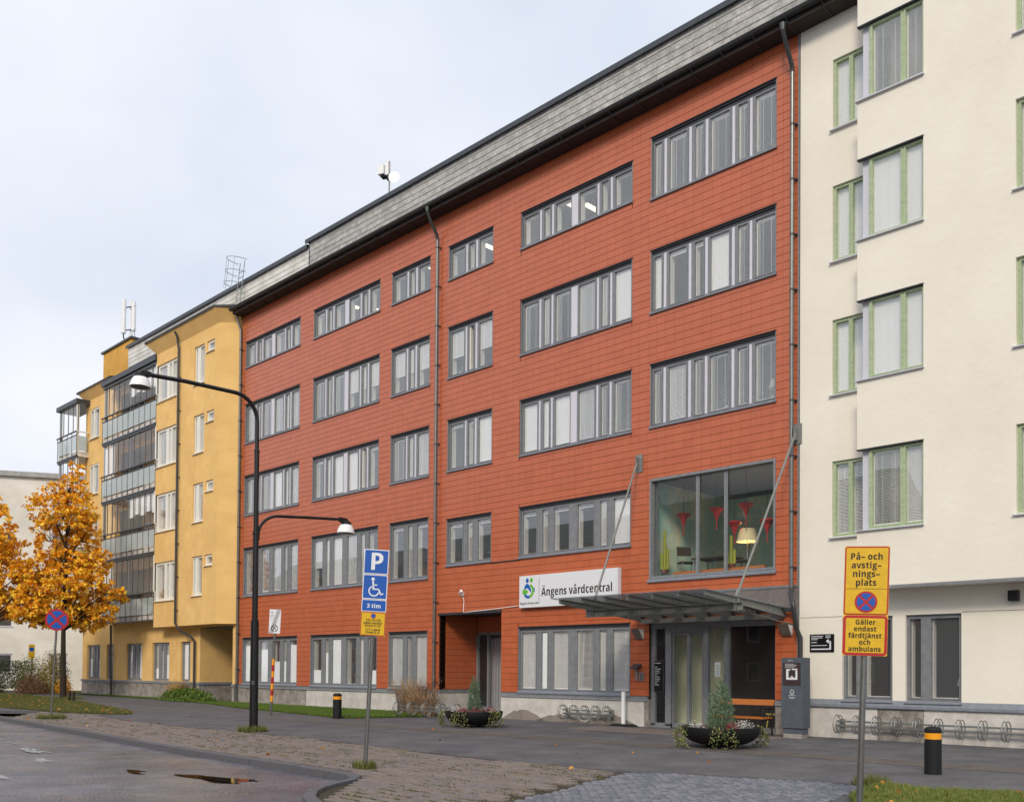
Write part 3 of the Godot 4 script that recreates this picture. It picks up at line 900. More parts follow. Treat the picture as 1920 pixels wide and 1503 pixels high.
# ---------------------------------------------------------------- generic window for the rendered fronts
func plain_window(o: Node, x0: float, y0: float, x1: float, y1: float, z: float, lights: Array, fm: Material, states: String, sill_m: Material, fw := 0.06, sill_left := 0.05):
	var w := node(o, "window")
	var f := S()
	bx(f, x0, y1 - fw, z - 0.1, x1, y1, z)
	bx(f, x0, y0, z - 0.1, x1, y0 + fw, z)
	var edge := x0
	for l in lights:
		bx(f, edge, y0 + fw, z - 0.1, l[0], y1 - fw, z)
		edge = l[1]
	bx(f, edge, y0 + fw, z - 0.1, x1, y1 - fw, z)
	for l in lights:
		bx(f, l[0] - 0.03, y0 + fw - 0.025, z, l[1] + 0.03, y0 + fw, z + 0.015)
		bx(f, l[0] - 0.03, y1 - fw, z, l[1] + 0.03, y1 - fw + 0.025, z + 0.015)
		bx(f, l[0] - 0.03, y0 + fw, z, l[0], y1 - fw, z + 0.015)
		bx(f, l[1], y0 + fw, z, l[1] + 0.03, y1 - fw, z + 0.015)
	part(w, "frame", f, fm)
	var inner := S()
	for i in lights.size():
		var l: Array = lights[i]
		bx(inner, l[0] - 0.02, y0 + fw, z - 0.26, l[0] + 0.014, y1 - fw, z - 0.1)
		bx(inner, l[1] - 0.01, y0 + fw, z - 0.26, l[1] + 0.02, y1 - fw, z - 0.1)
		bx(inner, l[0], y0 + fw - 0.02, z - 0.26, l[1], y0 + fw + 0.014, z - 0.1)
	part(w, "inner_casing", inner, M.white_paint)
	for i in lights.size():
		var l: Array = lights[i]
		var g := S()
		for zz in [z - 0.04, z - 0.044, z - 0.075, z - 0.079]: quad(g, Vector3(l[0], y0 + fw, zz), Vector3(l[1], y0 + fw, zz), Vector3(l[1], y1 - fw, zz), Vector3(l[0], y1 - fw, zz))
		part(w, "pane", g, M.glass)
		blind(w, states[i], l[0] + 0.016, l[1] - 0.012, y0 + fw + 0.016, y1 - fw - 0.005, z - 0.1)
	var s := S()
	hexa(s, [Vector3(x0 - sill_left, y0 - 0.035, z - 0.02), Vector3(x1 + 0.02, y0 - 0.035, z - 0.02), Vector3(x1 + 0.02, y0 + 0.004, z - 0.02), Vector3(x0 - sill_left, y0 + 0.004, z - 0.02),
		Vector3(x0 - sill_left, y0 - 0.045, z + 0.15), Vector3(x1 + 0.02, y0 - 0.045, z + 0.15), Vector3(x1 + 0.02, y0 - 0.02, z + 0.15), Vector3(x0 - sill_left, y0 - 0.02, z + 0.15)])
	part(w, "sill", s, sill_m)

# ---------------------------------------------------------------- the cream building on the right
func cream_building():
	var o := thing("cream_apartment_building", "cream rendered apartment building with pale green windows beside the clinic", "building")
	var sills := [4.81, 8.24, 11.47, 14.69]
	var heads := [6.63, 10.05, 13.31, 16.40]
	var right := 9.5
	var hb := []     # openings in the wall plane
	for i in 4: hb.append([0.88, sills[i], 2.3, heads[i]])
	hb.append([1.14, 0.91, 2.35, 2.87])
	hb.append([2.65, 0.91, 3.87, 2.87])
	hb.append([6.2, 0.91, 7.42, 2.87])
	var w := S()
	walls(w, 0.03, right, 0.92, 17.5, -0.3, 0.0, hb)
	part(o, "wall", w, M.render_cream)
	# projecting bay
	var ho := []
	for i in 4:
		ho.append([1.83, sills[i] - 0.03, 3.33, heads[i]])
		ho.append([5.2, sills[i], 6.6, heads[i]])
	var b := S()
	walls(b, 1.83, right, 3.51, 21.0, 0.42, 0.7, ho)
	bx(b, 1.83, 3.47, 0.02, right, 3.53, 0.69)
	for i in 5:      # the bay's left cheek, open at the corner windows
		var ya: float = 3.53 if i == 0 else heads[i - 1]
		var yb: float = sills[i] - 0.03 if i < 4 else 21.0
		bx(b, 1.83, ya, 0.0, 2.1, yb, 0.42)
	part(o, "bay", b, M.render_cream)
	var tr := S()
	bx(tr, 1.81, 3.44, 0.66, right, 3.5, 0.72)
	part(o, "bay_drip", tr, M.frame)
	var cs := ["os", "cc", "cc", "oo"]
	for i in 4:
		plain_window(o, 2.07, sills[i], 3.33, heads[i], 0.62, [[2.15, 2.80], [2.91, 3.28]], M.green_frame, ["os", "cc", "cc", "oo"][i], M.grey_panel, 0.07, 0.28)
		plain_window(o, 0.88, sills[i], 2.28, heads[i], -0.06, [[0.95, 1.27], [1.37, 1.78]], M.green_frame, ["ss", "cc", "cc", "cc"][i], M.grey_panel, 0.07, 0.06)
		plain_window(o, 5.2, sills[i], 6.6, heads[i], 0.62, [[5.28, 5.7], [5.8, 6.5]], M.green_frame, "oo", M.grey_panel, 0.07, 0.06)
		var gp := S()
		bx(gp, 1.9, sills[i], 0.05, 2.07, heads[i], 0.56)
		part(o, "corner_panel", gp, M.grey_panel)
		var hd := S()
		bx(hd, 1.82, heads[i] - 0.012, 0.6, 3.34, heads[i] + 0.012, 0.715)
		part(o, "head_flashing", hd, M.pipe_dark)
	plain_window(o, 1.14, 0.91, 2.35, 2.87, -0.08, [[1.21, 1.46], [1.68, 2.28]], M.frame, "nn", M.sill, 0.09, 0.02)
	plain_window(o, 2.65, 0.91, 3.87, 2.87, -0.08, [[2.72, 2.97], [3.19, 3.80]], M.frame, "nn", M.sill, 0.09, 0.02)
	plain_window(o, 6.2, 0.91, 7.42, 2.87, -0.08, [[6.27, 6.52], [6.74, 7.35]], M.frame, "nn", M.sill, 0.09, 0.02)
	var j := S()      # joint in the render and metal drip over the plinth
	bx(j, 0.05, 2.885, -0.02, 1.13, 2.9, 0.003)
	bx(j, 3.88, 2.885, -0.02, right, 2.9, 0.003)
	part(o, "render_joint", j, M.concrete_dark)
	var d := S()
	hexa(d, [Vector3(0.14, 0.74, 0.0), Vector3(right, 0.74, 0.0), Vector3(right, 0.92, 0.0), Vector3(0.14, 0.92, 0.0), Vector3(0.14, 0.74, 0.07), Vector3(right, 0.74, 0.07), Vector3(right, 0.8, 0.07), Vector3(0.14, 0.8, 0.07)])
	part(o, "drip_sill", d, M.sill)
	var px := [0.03, 2.0, 3.05, 5.2, 7.4, right]
	for i in px.size() - 1: part(o, "plinth_panel", slab(px[i] + 0.004, -0.1, px[i + 1] - 0.004, 0.74, -0.3, 0.0, 0.006), M.concrete_dark if i % 2 else M.concrete)
	var v := S()
	bx(v, 4.86, 3.08, 0.0, 5.05, 3.3, 0.16)
	part(o, "vent_hood", v, M.black_paint)
	var sh := S()
	bx(sh, right - 0.3, -0.1, -8.0, right, 21.0, -0.3)
	bx(sh, 0.05, 20.7, -8.0, right, 21.0, 0.4)
	part(o, "end_wall", sh, M.render_cream)
	inside(o, 0.1, right - 0.35, [0.02, 3.9, 7.35, 10.6, 13.85, 17.3], [4.4])
	# things seen behind the ground floor window
	var lamp := thing("table_lamp", "white table lamp behind the right ground floor window of the cream building", "lamp", Vector3(3.5, 0.95, -1.1))
	var a := S()
	lathe(a, [Vector2(0.13, 0.32), Vector2(0.09, 0.5)], 18)
	part(lamp, "lamp_shade", a, M.opal)
	var c := S()
	lathe(c, [Vector2(0.07, 0.0), Vector2(0.07, 0.02), Vector2(0.015, 0.03), Vector2(0.015, 0.4)], 12)
	part(lamp, "lamp_base", c, M.pipe)
	var tb := thing("lamp_table", "table carrying the white lamp inside the cream building", "table", Vector3(3.5, 0.0, -1.1))
	var e := S()
	bx(e, -0.4, 0.9, -0.3, 0.4, 0.95, 0.3)
	part(tb, "tabletop", e, M.wood)
	for q in [[-1, -1], [1, -1], [1, 1], [-1, 1]]:
		var lg := S()
		bx(lg, q[0] * 0.37 - 0.02, 0.02, q[1] * 0.27 - 0.02, q[0] * 0.37 + 0.02, 0.9, q[1] * 0.27 + 0.02)
		part(tb, "leg", lg, M.wood)

# ---------------------------------------------------------------- the yellow building on the left
func yellow_building():
	var o := thing("yellow_apartment_building", "yellow rendered apartment building with glazed balconies left of the red clinic", "building")
	var sills := [4.95, 8.38, 11.61, 14.86]
	var heads := [6.78, 10.19, 13.40, 16.65]
	var h := []
	for i in 4:
		h.append([-44.98, sills[i] - 0.05, -43.62, heads[i] - 0.1])
		h.append([-41.3, sills[i] - 0.95, -34.75, heads[i] + 0.05])
	var gw := [[-44.9, -43.0], [-42.12, -41.19], [-39.48, -37.53], [-36.3, -34.36], [-33.12, -32.09]]
	for g in gw: h.append([g[0], 0.91, g[1], 2.86])
	h.append([-31.1, -0.5, -27.98, 3.5])
	var w := S()
	walls(w, -45.6, -27.48, 0.82, 17.4, -0.3, 0.0, h)
	bx(w, -45.6, 0.82, -9.0, -45.3, 17.4, -0.3)
	bx(w, -31.4, 0.82, -5.0, -31.1, 3.5, -0.3)       # wall of the passage
	part(o, "wall", w, M.render_yellow)
	var pw := S()
	bx(pw, -31.4, 3.5, -5.0, -27.9, 3.6, -0.01)
	bx(pw, -31.2, 0.0, -5.2, -27.9, 3.5, -5.0)
	part(o, "passage_soffit", pw, M.soffit)
	for i in gw.size():
		var a: float = gw[i][0]; var b: float = gw[i][1]
		var ls := [[a + 0.1, b - 0.35]] if b - a < 1.2 else [[a + 0.12, a + 0.62], [a + 0.86, a + 1.12], [a + 1.34, b - 0.1]]
		plain_window(o, a, 0.91, b, 2.86, -0.1, ls, M.frame, ["686", "8", "8a8", "387", "a"][i], M.sill, 0.1, 0.02)
	for i in 4:
		plain_window(o, -44.98, sills[i] - 0.05, -43.62, heads[i] - 0.1, -0.04, [[-44.88, -44.55], [-44.4, -43.74]], M.white_paint, "no", M.white_paint, 0.1, 0.04)
	# projecting bay with one chamfered side
	var hb := []
	for i in 4:
		hb.append([-34.67, sills[i] - 0.07, -32.45, heads[i]])
		hb.append([-30.65, sills[i], -29.63, heads[i]])
		hb.append([-29.41, heads[i] - 0.5, -28.68, heads[i]])
	var b := S()
	walls(b, -34.67, -28.28, 3.58, 17.62, 0.42, 0.7, hb)
	for i in 5:
		var ya: float = 3.58 if i == 0 else heads[i - 1]
		var yb: float = sills[i] - 0.07 if i < 4 else 17.62
		bx(b, -34.67, ya, 0.0, -34.42, yb, 0.42)
	hexa(b, [Vector3(-28.3, 3.58, 0.3), Vector3(-27.5, 3.58, -0.1), Vector3(-27.5, 17.62, -0.1), Vector3(-28.3, 17.62, 0.3), Vector3(-28.28, 3.58, 0.7), Vector3(-27.49, 3.58, 0.02), Vector3(-27.49, 17.62, 0.02), Vector3(-28.28, 17.62, 0.7)])
	part(o, "bay", b, M.render_yellow)
	var sf := S()
	poly(sf, [[-34.67, 0.0], [-34.67, 0.7], [-28.28, 0.7], [-27.5, 0.0]], 3.57)
	part(o, "bay_soffit", sf, M.render_yellow)
	for i in 4:
		plain_window(o, -34.6, sills[i] - 0.07, -32.45, heads[i], 0.63, [[-34.45, -33.62], [-33.36, -33.12], [-32.98, -32.55]], M.white_paint, ["nns", "nnn", "oon", "oon"][i], M.white_paint, 0.12, 0.08)
		plain_window(o, -30.65, sills[i], -29.63, heads[i], 0.63, [[-30.55, -30.4], [-30.14, -29.72]], M.white_paint, "nn", M.white_paint, 0.09, 0.06)
		plain_window(o, -29.41, heads[i] - 0.5, -28.68, heads[i], 0.63, [[-29.28, -28.78]], M.white_paint, "n", M.white_paint, 0.11, 0.05)
	# eaves flare out over the bay; dark metal edge
	var ev := S()
	hexa(ev, [Vector3(-34.67, 17.2, 0.3), Vector3(-28.2, 17.2, 0.3), Vector3(-28.2, 17.86, 0.3), Vector3(-34.67, 17.86, 0.3), Vector3(-34.67, 17.25, 0.7), Vector3(-28.28, 17.25, 0.7), Vector3(-28.1, 17.8, 1.06), Vector3(-35.2, 17.8, 1.06)])
	hexa(ev, [Vector3(-28.3, 17.25, 0.2), Vector3(-27.5, 17.25, -0.1), Vector3(-27.5, 17.86, -0.1), Vector3(-28.3, 17.86, 0.2), Vector3(-28.28, 17.25, 0.7), Vector3(-27.48, 17.25, 0.02), Vector3(-27.3, 17.8, 0.3), Vector3(-28.1, 17.8, 1.06)])
	part(o, "eave", ev, M.render_yellow)
	var ee := S()
	hexa(ee, [Vector3(-35.25, 17.8, -0.6), Vector3(-27.5, 17.8, -0.6), Vector3(-27.5, 17.98, -0.6), Vector3(-35.25, 17.98, -0.6), Vector3(-35.25, 17.8, 1.1), Vector3(-28.12, 17.8, 1.1), Vector3(-28.12, 17.9, 1.1), Vector3(-35.25, 17.9, 1.1)])
	hexa(ee, [Vector3(-28.2, 17.81, -0.5), Vector3(-27.3, 17.81, -0.5), Vector3(-27.3, 17.99, -0.5), Vector3(-28.2, 17.99, -0.5), Vector3(-28.12, 17.81, 1.1), Vector3(-27.24, 17.81, 0.36), Vector3(-27.24, 17.91, 0.36), Vector3(-28.12, 17.91, 1.1)])
	hexa(ee, [Vector3(-46.1, 17.6, -0.6), Vector3(-41.3, 17.6, -0.6), Vector3(-41.3, 17.9, -0.6), Vector3(-46.1, 17.9, -0.6), Vector3(-46.1, 17.6, 0.4), Vector3(-41.3, 17.6, 0.4), Vector3(-41.3, 17.7, 0.4), Vector3(-46.1, 17.7, 0.4)])
	part(o, "roof_edge", ee, M.zinc_dark)
	var cv := S()
	hexa(cv, [Vector3(-45.6, 17.1, -0.1), Vector3(-41.3, 17.1, -0.1), Vector3(-41.3, 17.6, -0.1), Vector3(-45.6, 17.6, -0.1), Vector3(-45.6, 17.15, 0.01), Vector3(-41.3, 17.15, 0.01), Vector3(-41.3, 17.6, 0.36), Vector3(-46.0, 17.6, 0.36)])
	part(o, "eave", cv, M.render_yellow)
	var tw := S()
	bx(tw, -43.3, 17.6, -3.6, -39.5, 19.45, -0.05)
	part(o, "stair_tower", tw, M.render_ochre)
	var tc := S()
	bx(tc, -43.45, 19.45, -3.7, -39.4, 19.55, 0.05)
	part(o, "tower_cap", tc, M.zinc_gutter)
	# plinth
	var px := [-45.62, -41.0, -36.2, -31.1]
	for i in 3: part(o, "plinth_panel", slab(px[i] + 0.004, -0.1, px[i + 1] - 0.004, 0.78, -0.3, 0.02, 0.006), M.concrete_dark)
	part(o, "plinth_panel", slab(-27.98, -0.1, -27.48, 0.74, -0.3, 0.02, 0.006), M.concrete_dark)
	var pp := S()
	bx(pp, -31.38, -0.1, -5.0, -31.08, 0.78, -0.3)
	part(o, "passage_plinth", pp, M.concrete_dark)
	var d := S()
	bx(d, -45.66, 0.78, -0.1, -31.06, 0.9, 0.06)
	bx(d, -31.1, 0.78, -5.0, -31.04, 0.9, -0.1)
	bx(d, -27.98, 0.74, -0.1, -27.48, 0.86, 0.06)
	part(o, "drip_sill", d, M.sill)
	# glazed balconies
	for i in 4:
		var yb: float = [3.92, 7.33, 10.56, 13.80][i]
		var yt: float = [7.33, 10.56, 13.80, 16.95][i]
		balcony(o, -41.38, -34.70, 0.7, yb, yt, 2, 5, 2 if i % 2 else 1)
		balcony(o, -48.1, -45.12, 0.7, yb, yt, 1, 4, 0)
	for s in [[-41.5, -34.68, 17.0], [-48.2, -45.0, 16.86]]:
		var r := S()
		bx(r, s[0], s[2], -0.6, s[1], s[2] + 0.26, 0.78)
		part(o, "balcony_roof", r, M.zinc_gutter)
	inside(o, -45.2, -27.6, [0.02, 3.7, 7.3, 10.55, 13.8, 17.1], [-43.3, -41.6, -34.5, -31.2])
	pipe_run(o, [Vector3(-32.05, 17.7, 1.02), Vector3(-32.05, 17.45, 0.9), Vector3(-32.05, 16.9, 0.82), Vector3(-32.05, 3.7, 0.82), Vector3(-31.95, 3.35, 0.6), Vector3(-31.6, 3.05, 0.2), Vector3(-31.45, 2.85, 0.12), Vector3(-31.45, 0.1, 0.12)], M.pipe_dark)
	pipe_run(o, [Vector3(-41.1, 3.9, 0.2), Vector3(-41.1, 0.05, 0.14)], M.pipe_dark)
	pipe_run(o, [Vector3(-27.42, 17.7, 0.36), Vector3(-27.42, 17.4, 0.3), Vector3(-27.38, 16.8, 0.12), Vector3(-27.38, 0.9, 0.12), Vector3(-27.42, 0.8, 0.16), Vector3(-27.42, 0.1, 0.16)], M.pipe)

func pipe_run(o: Node3D, pts: Array, m: Material):
	var d := node(o, "downpipe")
	var s := S()
	tube(s, pts, 0.055, 10)
	part(d, "pipe", s, m)
	for i in pts.size() - 1:
		var a: Vector3 = pts[i]; var b: Vector3 = pts[i + 1]
		if a.y - b.y > 3.0:
			var y := b.y + 0.6
			while y < a.y - 0.3:
				var c := S()
				tube(c, [Vector3(a.x, y, a.z), Vector3(a.x, y + 0.06, a.z)], 0.064, 8)
				bx(c, a.x + 0.03, y, a.z - 0.14, a.x + 0.08, y + 0.05, a.z)
				part(d, "pipe_clip", c, M.pipe_dark)
				y += 1.6

func balcony(o: Node3D, x0: float, x1: float, z: float, y0: float, y1: float, bays: int, n: int, screens: int):
	var b := node(o, "balcony")
	var deep := -1.6
	var s := S()
	bx(s, x0, y0 + 0.06, deep, x1, y0 + 0.3, z - 0.06)
	part(b, "slab", s, M.concrete)
	var r := S()
	bx(r, x0 - 0.05, y0, z - 0.06, x1 + 0.03, y0 + 0.07, z + 0.03)
	bx(r, x0 - 0.04, y0 + 1.2, z - 0.01, x1 + 0.02, y0 + 1.24, z + 0.03)
	bx(r, x0 - 0.08, y0 + 1.4, z - 0.02, x1 + 0.02, y0 + 1.46, z + 0.06)
	bx(r, x0, y1 - 0.12, z - 0.1, x1, y1, z)
	part(b, "rail", r, M.zinc_gutter)
	var per := (x1 - x0) / bays
	for k in bays:
		var a := x0 + per * k
		for i in n + 1:
			var x := a + per * i / n
			var p := S()
			bx(p, x - 0.018, y0 + 0.06, z - 0.02, x + 0.018, y0 + 1.42, z + 0.012)
			part(b, "baluster", p, M.pipe)
			if i > 0:
				var mu := S()
				bx(mu, x - 0.018, y0 + 1.46, z - 0.09, x + 0.018, y1 - 0.12, z - 0.05)
				part(b, "mullion", mu, M.pipe)
			if i < n:
				var xa := x + 0.03; var xb := x + per / n - 0.03
				var g := S()
				bx(g, xa, y0 + 0.34, z - 0.008, xb, y0 + 1.19, z + 0.002)
				part(b, "glass_panel", g, M.glass_balcony)
				var q := S()
				quad(q, Vector3(xa, y0 + 1.46, z - 0.07), Vector3(xb, y0 + 1.46, z - 0.07), Vector3(xb, y1 - 0.12, z - 0.07), Vector3(xa, y1 - 0.12, z - 0.07))
				part(b, "pane", q, M.glass)
				if (screens == 2 and k == 1) or (screens == 1 and k == 0 and i < 2):
					var cu := S()
					var cy := y1 - 0.2 - (0.95 if screens == 2 else 1.9) * (1.0 - 0.12 * (i % 2))
					bx(cu, xa, cy, z - 0.16, xb - 0.04, y1 - 0.14, z - 0.15)
					part(b, "shade", cu, M.blind)
		var c := S()
		bx(c, a - 0.06, y0 + 0.3, z - 0.24, a + 0.06, y1 - 0.02, z - 0.12)
		part(b, "post", c, M.pipe)
	# cheeks: balusters and panes along the return at the right-hand end
	var e := S()
	bx(e, x1 - 0.03, y0, 0.02, x1 + 0.03, y0 + 0.07, z)
	bx(e, x1 - 0.03, y0 + 1.4, 0.02, x1 + 0.06, y0 + 1.46, z)
	bx(e, x1 - 0.12, y0 + 0.3, z - 0.14, x1, y1 - 0.12, z - 0.02)
	part(b, "corner_post", e, M.white_paint)
	var eg := S()
	bx(eg, x1 - 0.004, y0 + 0.34, 0.1, x1 + 0.006, y0 + 1.19, z - 0.1)
	part(b, "glass_panel", eg, M.glass_balcony)
	var lg := S()
	bx(lg, x0 + 0.0, y0 + 0.34, 0.0, x0 + 0.01, y0 + 1.19, z - 0.1)
	part(b, "glass_panel", lg, M.glass_balcony)
	var bw := S()      # wall and white balcony door behind the glazing
	bx(bw, x0, y0 + 0.3, deep - 0.2, x1, y1 + 0.06, deep)
	part(b, "back_wall", bw, M.render_yellow)
	var dr := S()
	bx(dr, x0 + 0.4, y0 + 0.35, deep, x0 + 1.3, y0 + 2.4, deep + 0.05)
	if bays > 1: bx(dr, x1 - 1.6, y0 + 0.9, deep, x1 - 0.4, y0 + 2.4, deep + 0.05)
	part(b, "balcony_door", dr, M.white_paint)

# ---------------------------------------------------------------- the pale building behind
func far_building():
	var o := thing("pale_apartment_block", "pale flat roofed apartment block standing behind the orange maple tree", "building", Vector3(-56.4, 0, -0.6), deg_to_rad(61.3))
	var h := []
	for y in [9.3, 4.25, 1.2]:
		for x in [-10.6, -6.6, -2.6]: h.append([x, y, x + 1.55, y + 1.25])
	for y in [12.2, 9.5, 6.85, 1.0]:
		for x in [1.2, 4.6]: h.append([x, y, x + 1.15, y + (1.5 if y < 2 else 1.05)])
	var w := S()
	walls(w, -30.0, 16.0, -0.2, 14.3, -0.4, 0.0, h)
	bx(w, -30.0, -0.2, -12.0, 16.0, 14.3, -6.0)
	part(o, "wall", w, M.render_far)
	var rf := S()
	bx(rf, -30.2, 14.3, -12.0, 16.2, 14.62, 0.25)
	part(o, "roof", rf, M.slate1)
	for r in h:
		var wn := node(o, "window")
		var f := S()
		bx(f, r[0], r[1], -0.16, r[0] + 0.09, r[3], -0.06)
		bx(f, r[2] - 0.09, r[1], -0.16, r[2], r[3], -0.06)
		bx(f, r[0], r[3] - 0.09, -0.16, r[2], r[3], -0.06)
		bx(f, r[0] - 0.04, r[1] - 0.04, -0.16, r[2] + 0.04, r[1] + 0.06, 0.04)
		bx(f, r[0] + 0.5, r[1], -0.16, r[0] + 0.62, r[3], -0.06)
		part(wn, "frame", f, M.cover_strip)
		var g := S()
		quad(g, Vector3(r[0], r[1], -0.12), Vector3(r[2], r[1], -0.12), Vector3(r[2], r[3], -0.12), Vector3(r[0], r[3], -0.12))
		part(wn, "pane", g, M.glass)

# ---------------------------------------------------------------- signs
func sign_pole(called: String, label: String, at_: Vector3, h: float, r: float, lean := 0.0, yaw := 28.0) -> Node3D:
	var o := thing(called, label, "sign", at_)
	o.rotation = Vector3(0, deg_to_rad(yaw), lean)
	var s := S()
	tube(s, [Vector3(0, -0.05, 0), Vector3(0, h, 0)], r, 14)
	part(o, "pole", s, M.pipe)
	return o

func no_stopping(p: Node, r: float, x: float, y: float, z: float):
	var a := S()
	face2d(a, disc(r, x, y), z, 0.002)
	part(p, "red_ring", a, M.sign_red)
	for k in 4:
		var b := S()
		var v := PackedVector2Array()
		var ang := deg_to_rad(90.0 * k)
		var gap := asin(0.13)
		var c := Vector2.from_angle(ang) * r * 0.155
		v.append(Vector2(x, y) + c)
		for i in 9: v.append(Vector2(x, y) + Vector2.from_angle(ang - PI / 4 + gap + (PI / 2 - 2 * gap) * i / 8.0) * r * 0.82)
		face2d(b, v, z + 0.0025, 0.002)
		part(p, "blue_field", b, M.sign_blue)

func bordered(p: Node, called: String, w: float, h: float, y: float, z: float, base: Material, border: Material, field: Material, b: float, r: float) -> Node3D:
	var n := node(p, called, Vector3(0, y, 0))
	var s := S()
	face2d(s, round_rect(w, h, 0.012), z - 0.003, 0.003)
	part(n, "plate", s, base)
	s = S()
	face2d(s, round_rect(w - 0.006, h - 0.006, r), z - 0.0008, 0.002)
	part(n, "border", s, border)
	s = S()
	face2d(s, round_rect(w - 2 * b, h - 2 * b, maxf(r - b, 0.008)), z + 0.0014, 0.002)
	part(n, "field", s, field)
	s = S()
	bx(s, -w / 2 + 0.004, -h / 2 + 0.004, z - 0.012, w / 2 - 0.004, h / 2 - 0.004, z - 0.0065)
	part(n, "plate_back", s, M.sign_back)
	return n

func signs():
	# drop-off sign in front of the cream building
	var o := sign_pole("road_sign", "tall yellow and red drop-off sign on a grey pole in front of the cream building", Vector3(7.29, 0, 12.24), 2.7, 0.032, deg_to_rad(-1.6))
	var z := 0.05
	var a := bordered(o, "upper_plate", 0.43, 0.70, 2.47, z, M.sign_yellow, M.sign_red, M.sign_yellow, 0.017, 0.03)
	var lines := ["På– och", "avstig–", "nings–", "plats"]
	for i in 4: text(a, "lettering", lines[i], 0.064, M.ink, at(-0.005, 0.245 - i * 0.088, z + 0.003), 700, 0.96)
	var s := S()
	strip2d(s, Vector2(-0.195, -0.082), Vector2(0.195, -0.082), 0.004, z + 0.003)
	part(a, "dividing_line", s, M.ink)
	no_stopping(a, 0.108, 0.0, -0.215, z + 0.005)
	a = bordered(o, "lower_plate", 0.43, 0.41, 1.915, z, M.sign_yellow, M.sign_red, M.sign_yellow, 0.03, 0.04)
	lines = ["Gäller", "endast", "färdtjänst", "och", "ambulans"]
	for i in 5: text(a, "lettering", lines[i], 0.05, M.ink, at(0, 0.135 - i * 0.068, z + 0.003), 700, 0.95)
	s = S()
	for y in [2.7, 2.25, 2.0]: bx(s, -0.06, y - 0.02, -0.04, 0.06, y + 0.02, z - 0.012)
	part(o, "bracket", s, M.pipe_dark)
	# parking sign
	o = sign_pole("parking_sign", "blue parking sign with wheelchair plate on a pole at the kerb", Vector3(-0.48, 0, 12.7), 3.3, 0.033, deg_to_rad(-2.6), 50.0)
	a = bordered(o, "parking_plate", 0.385, 0.385, 3.22, z, M.sign_white, M.sign_white, M.sign_blue, 0.014, 0.02)
	text(a, "letter_p", "P", 0.265, M.sign_white, at(0.01, 0.0, z + 0.004), 700, 1.05)
	a = bordered(o, "wheelchair_plate", 0.385, 0.385, 2.828, z, M.sign_white, M.sign_white, M.sign_blue, 0.014, 0.03)
	var w := S()
	var zz := z + 0.0045
	face2d(w, disc(0.026, -0.035, 0.12), zz, 0.002)
	arc_band(w, Vector2(-0.012, -0.065), 0.066, 0.086, 118, 348, zz, 24)
	strip2d(w, Vector2(-0.033, 0.09), Vector2(-0.022, -0.03), 0.026, zz)
	strip2d(w, Vector2(-0.035, -0.036), Vector2(0.062, -0.036), 0.02, zz)
	strip2d(w, Vector2(-0.03, 0.03), Vector2(0.035, 0.03), 0.016, zz)
	strip2d(w, Vector2(0.056, -0.03), Vector2(0.098, -0.118), 0.022, zz)
	strip2d(w, Vector2(0.09, -0.118), Vector2(0.135, -0.1), 0.02, zz)
	part(a, "wheelchair_symbol", w, M.sign_white)
	a = bordered(o, "time_plate", 0.385, 0.19, 2.535, z, M.sign_white, M.sign_white, M.sign_blue, 0.012, 0.025)
	text(a, "lettering", "3 tim", 0.064, M.sign_white, at(0, -0.005, z + 0.004), 700, 1.0)
	a = bordered(o, "no_parking_plate", 0.385, 0.37, 2.25, z, M.sign_yellow, M.sign_red, M.sign_yellow, 0.014, 0.025)
	s = S()
	face2d(s, disc(0.04, 0, 0.125), z + 0.003, 0.001)
	part(a, "red_ring", s, M.sign_red)
	s = S()
	face2d(s, disc(0.032, 0, 0.125), z + 0.0045, 0.001)
	part(a, "blue_field", s, M.sign_blue)
	lines = ["1/5–31/10", "udda veckor", "Onsd 9–13", "1/11–30/4", "Onsd 0–6"]
	for i in 5: text(a, "lettering", lines[i], 0.036, M.ink, at(0, [0.058, 0.014, -0.03, -0.09, -0.132][i], z + 0.003), 600, 1.0)
	# no stopping sign on the left
	o = sign_pole("no_stopping_sign", "round blue and red no stopping sign on a leaning pole by the maple", Vector3(-18.47, 0, 11.13), 3.25, 0.032, deg_to_rad(-2.4), 66.0)
	no_stopping(o, 0.33, 0.0, 2.98, 0.06)
	s = S()
	face2d(s, disc(0.33, 0, 2.98), 0.052, 0.01)
	part(o, "plate_back", s, M.sign_back)
	# white crossed-out sign by the lamp post
	o = thing("cancelled_sign", "white crossed out sign on a red and yellow banded pole by the lamp post", "sign", Vector3(-16.5, 0, 4.84))
	o.rotation = Vector3(0, deg_to_rad(36), deg_to_rad(-2.4))
	s = S()
	tube(s, [Vector3(0, -0.05, 0), Vector3(0, 0.46, 0)], 0.045, 12)
	tube(s, [Vector3(0, 1.88, 0), Vector3(0, 3.0, 0)], 0.04, 12)
	part(o, "pole", s, M.pipe)
	for k in 7:
		var q := S()
		tube(q, [Vector3(0, 0.46 + k * 0.203, 0), Vector3(0, 0.46 + (k + 1) * 0.203, 0)], 0.048, 12)
		part(o, "pole_band", q, M.sign_red if k % 2 else M.reflex_orange)
	s = S()
	bx(s, -0.2, 2.73, 0.045, 0.2, 3.53, 0.055)
	part(o, "plate", s, M.sign_white)
	for i in 3: text(o, "lettering", ["På-", "avst", "ni"][i], 0.05, M.ink, at(-0.1, 3.42 - i * 0.1, 0.057), 400, 1.0)
	s = S()
	arc_band(s, Vector2(0.0, 2.9), 0.1, 0.12, 0, 360, 0.058, 24)
	strip2d(s, Vector2(-0.07, 2.83), Vector2(0.07, 2.97), 0.02, 0.058)
	strip2d(s, Vector2(-0.07, 2.97), Vector2(0.07, 2.83), 0.02, 0.0585)
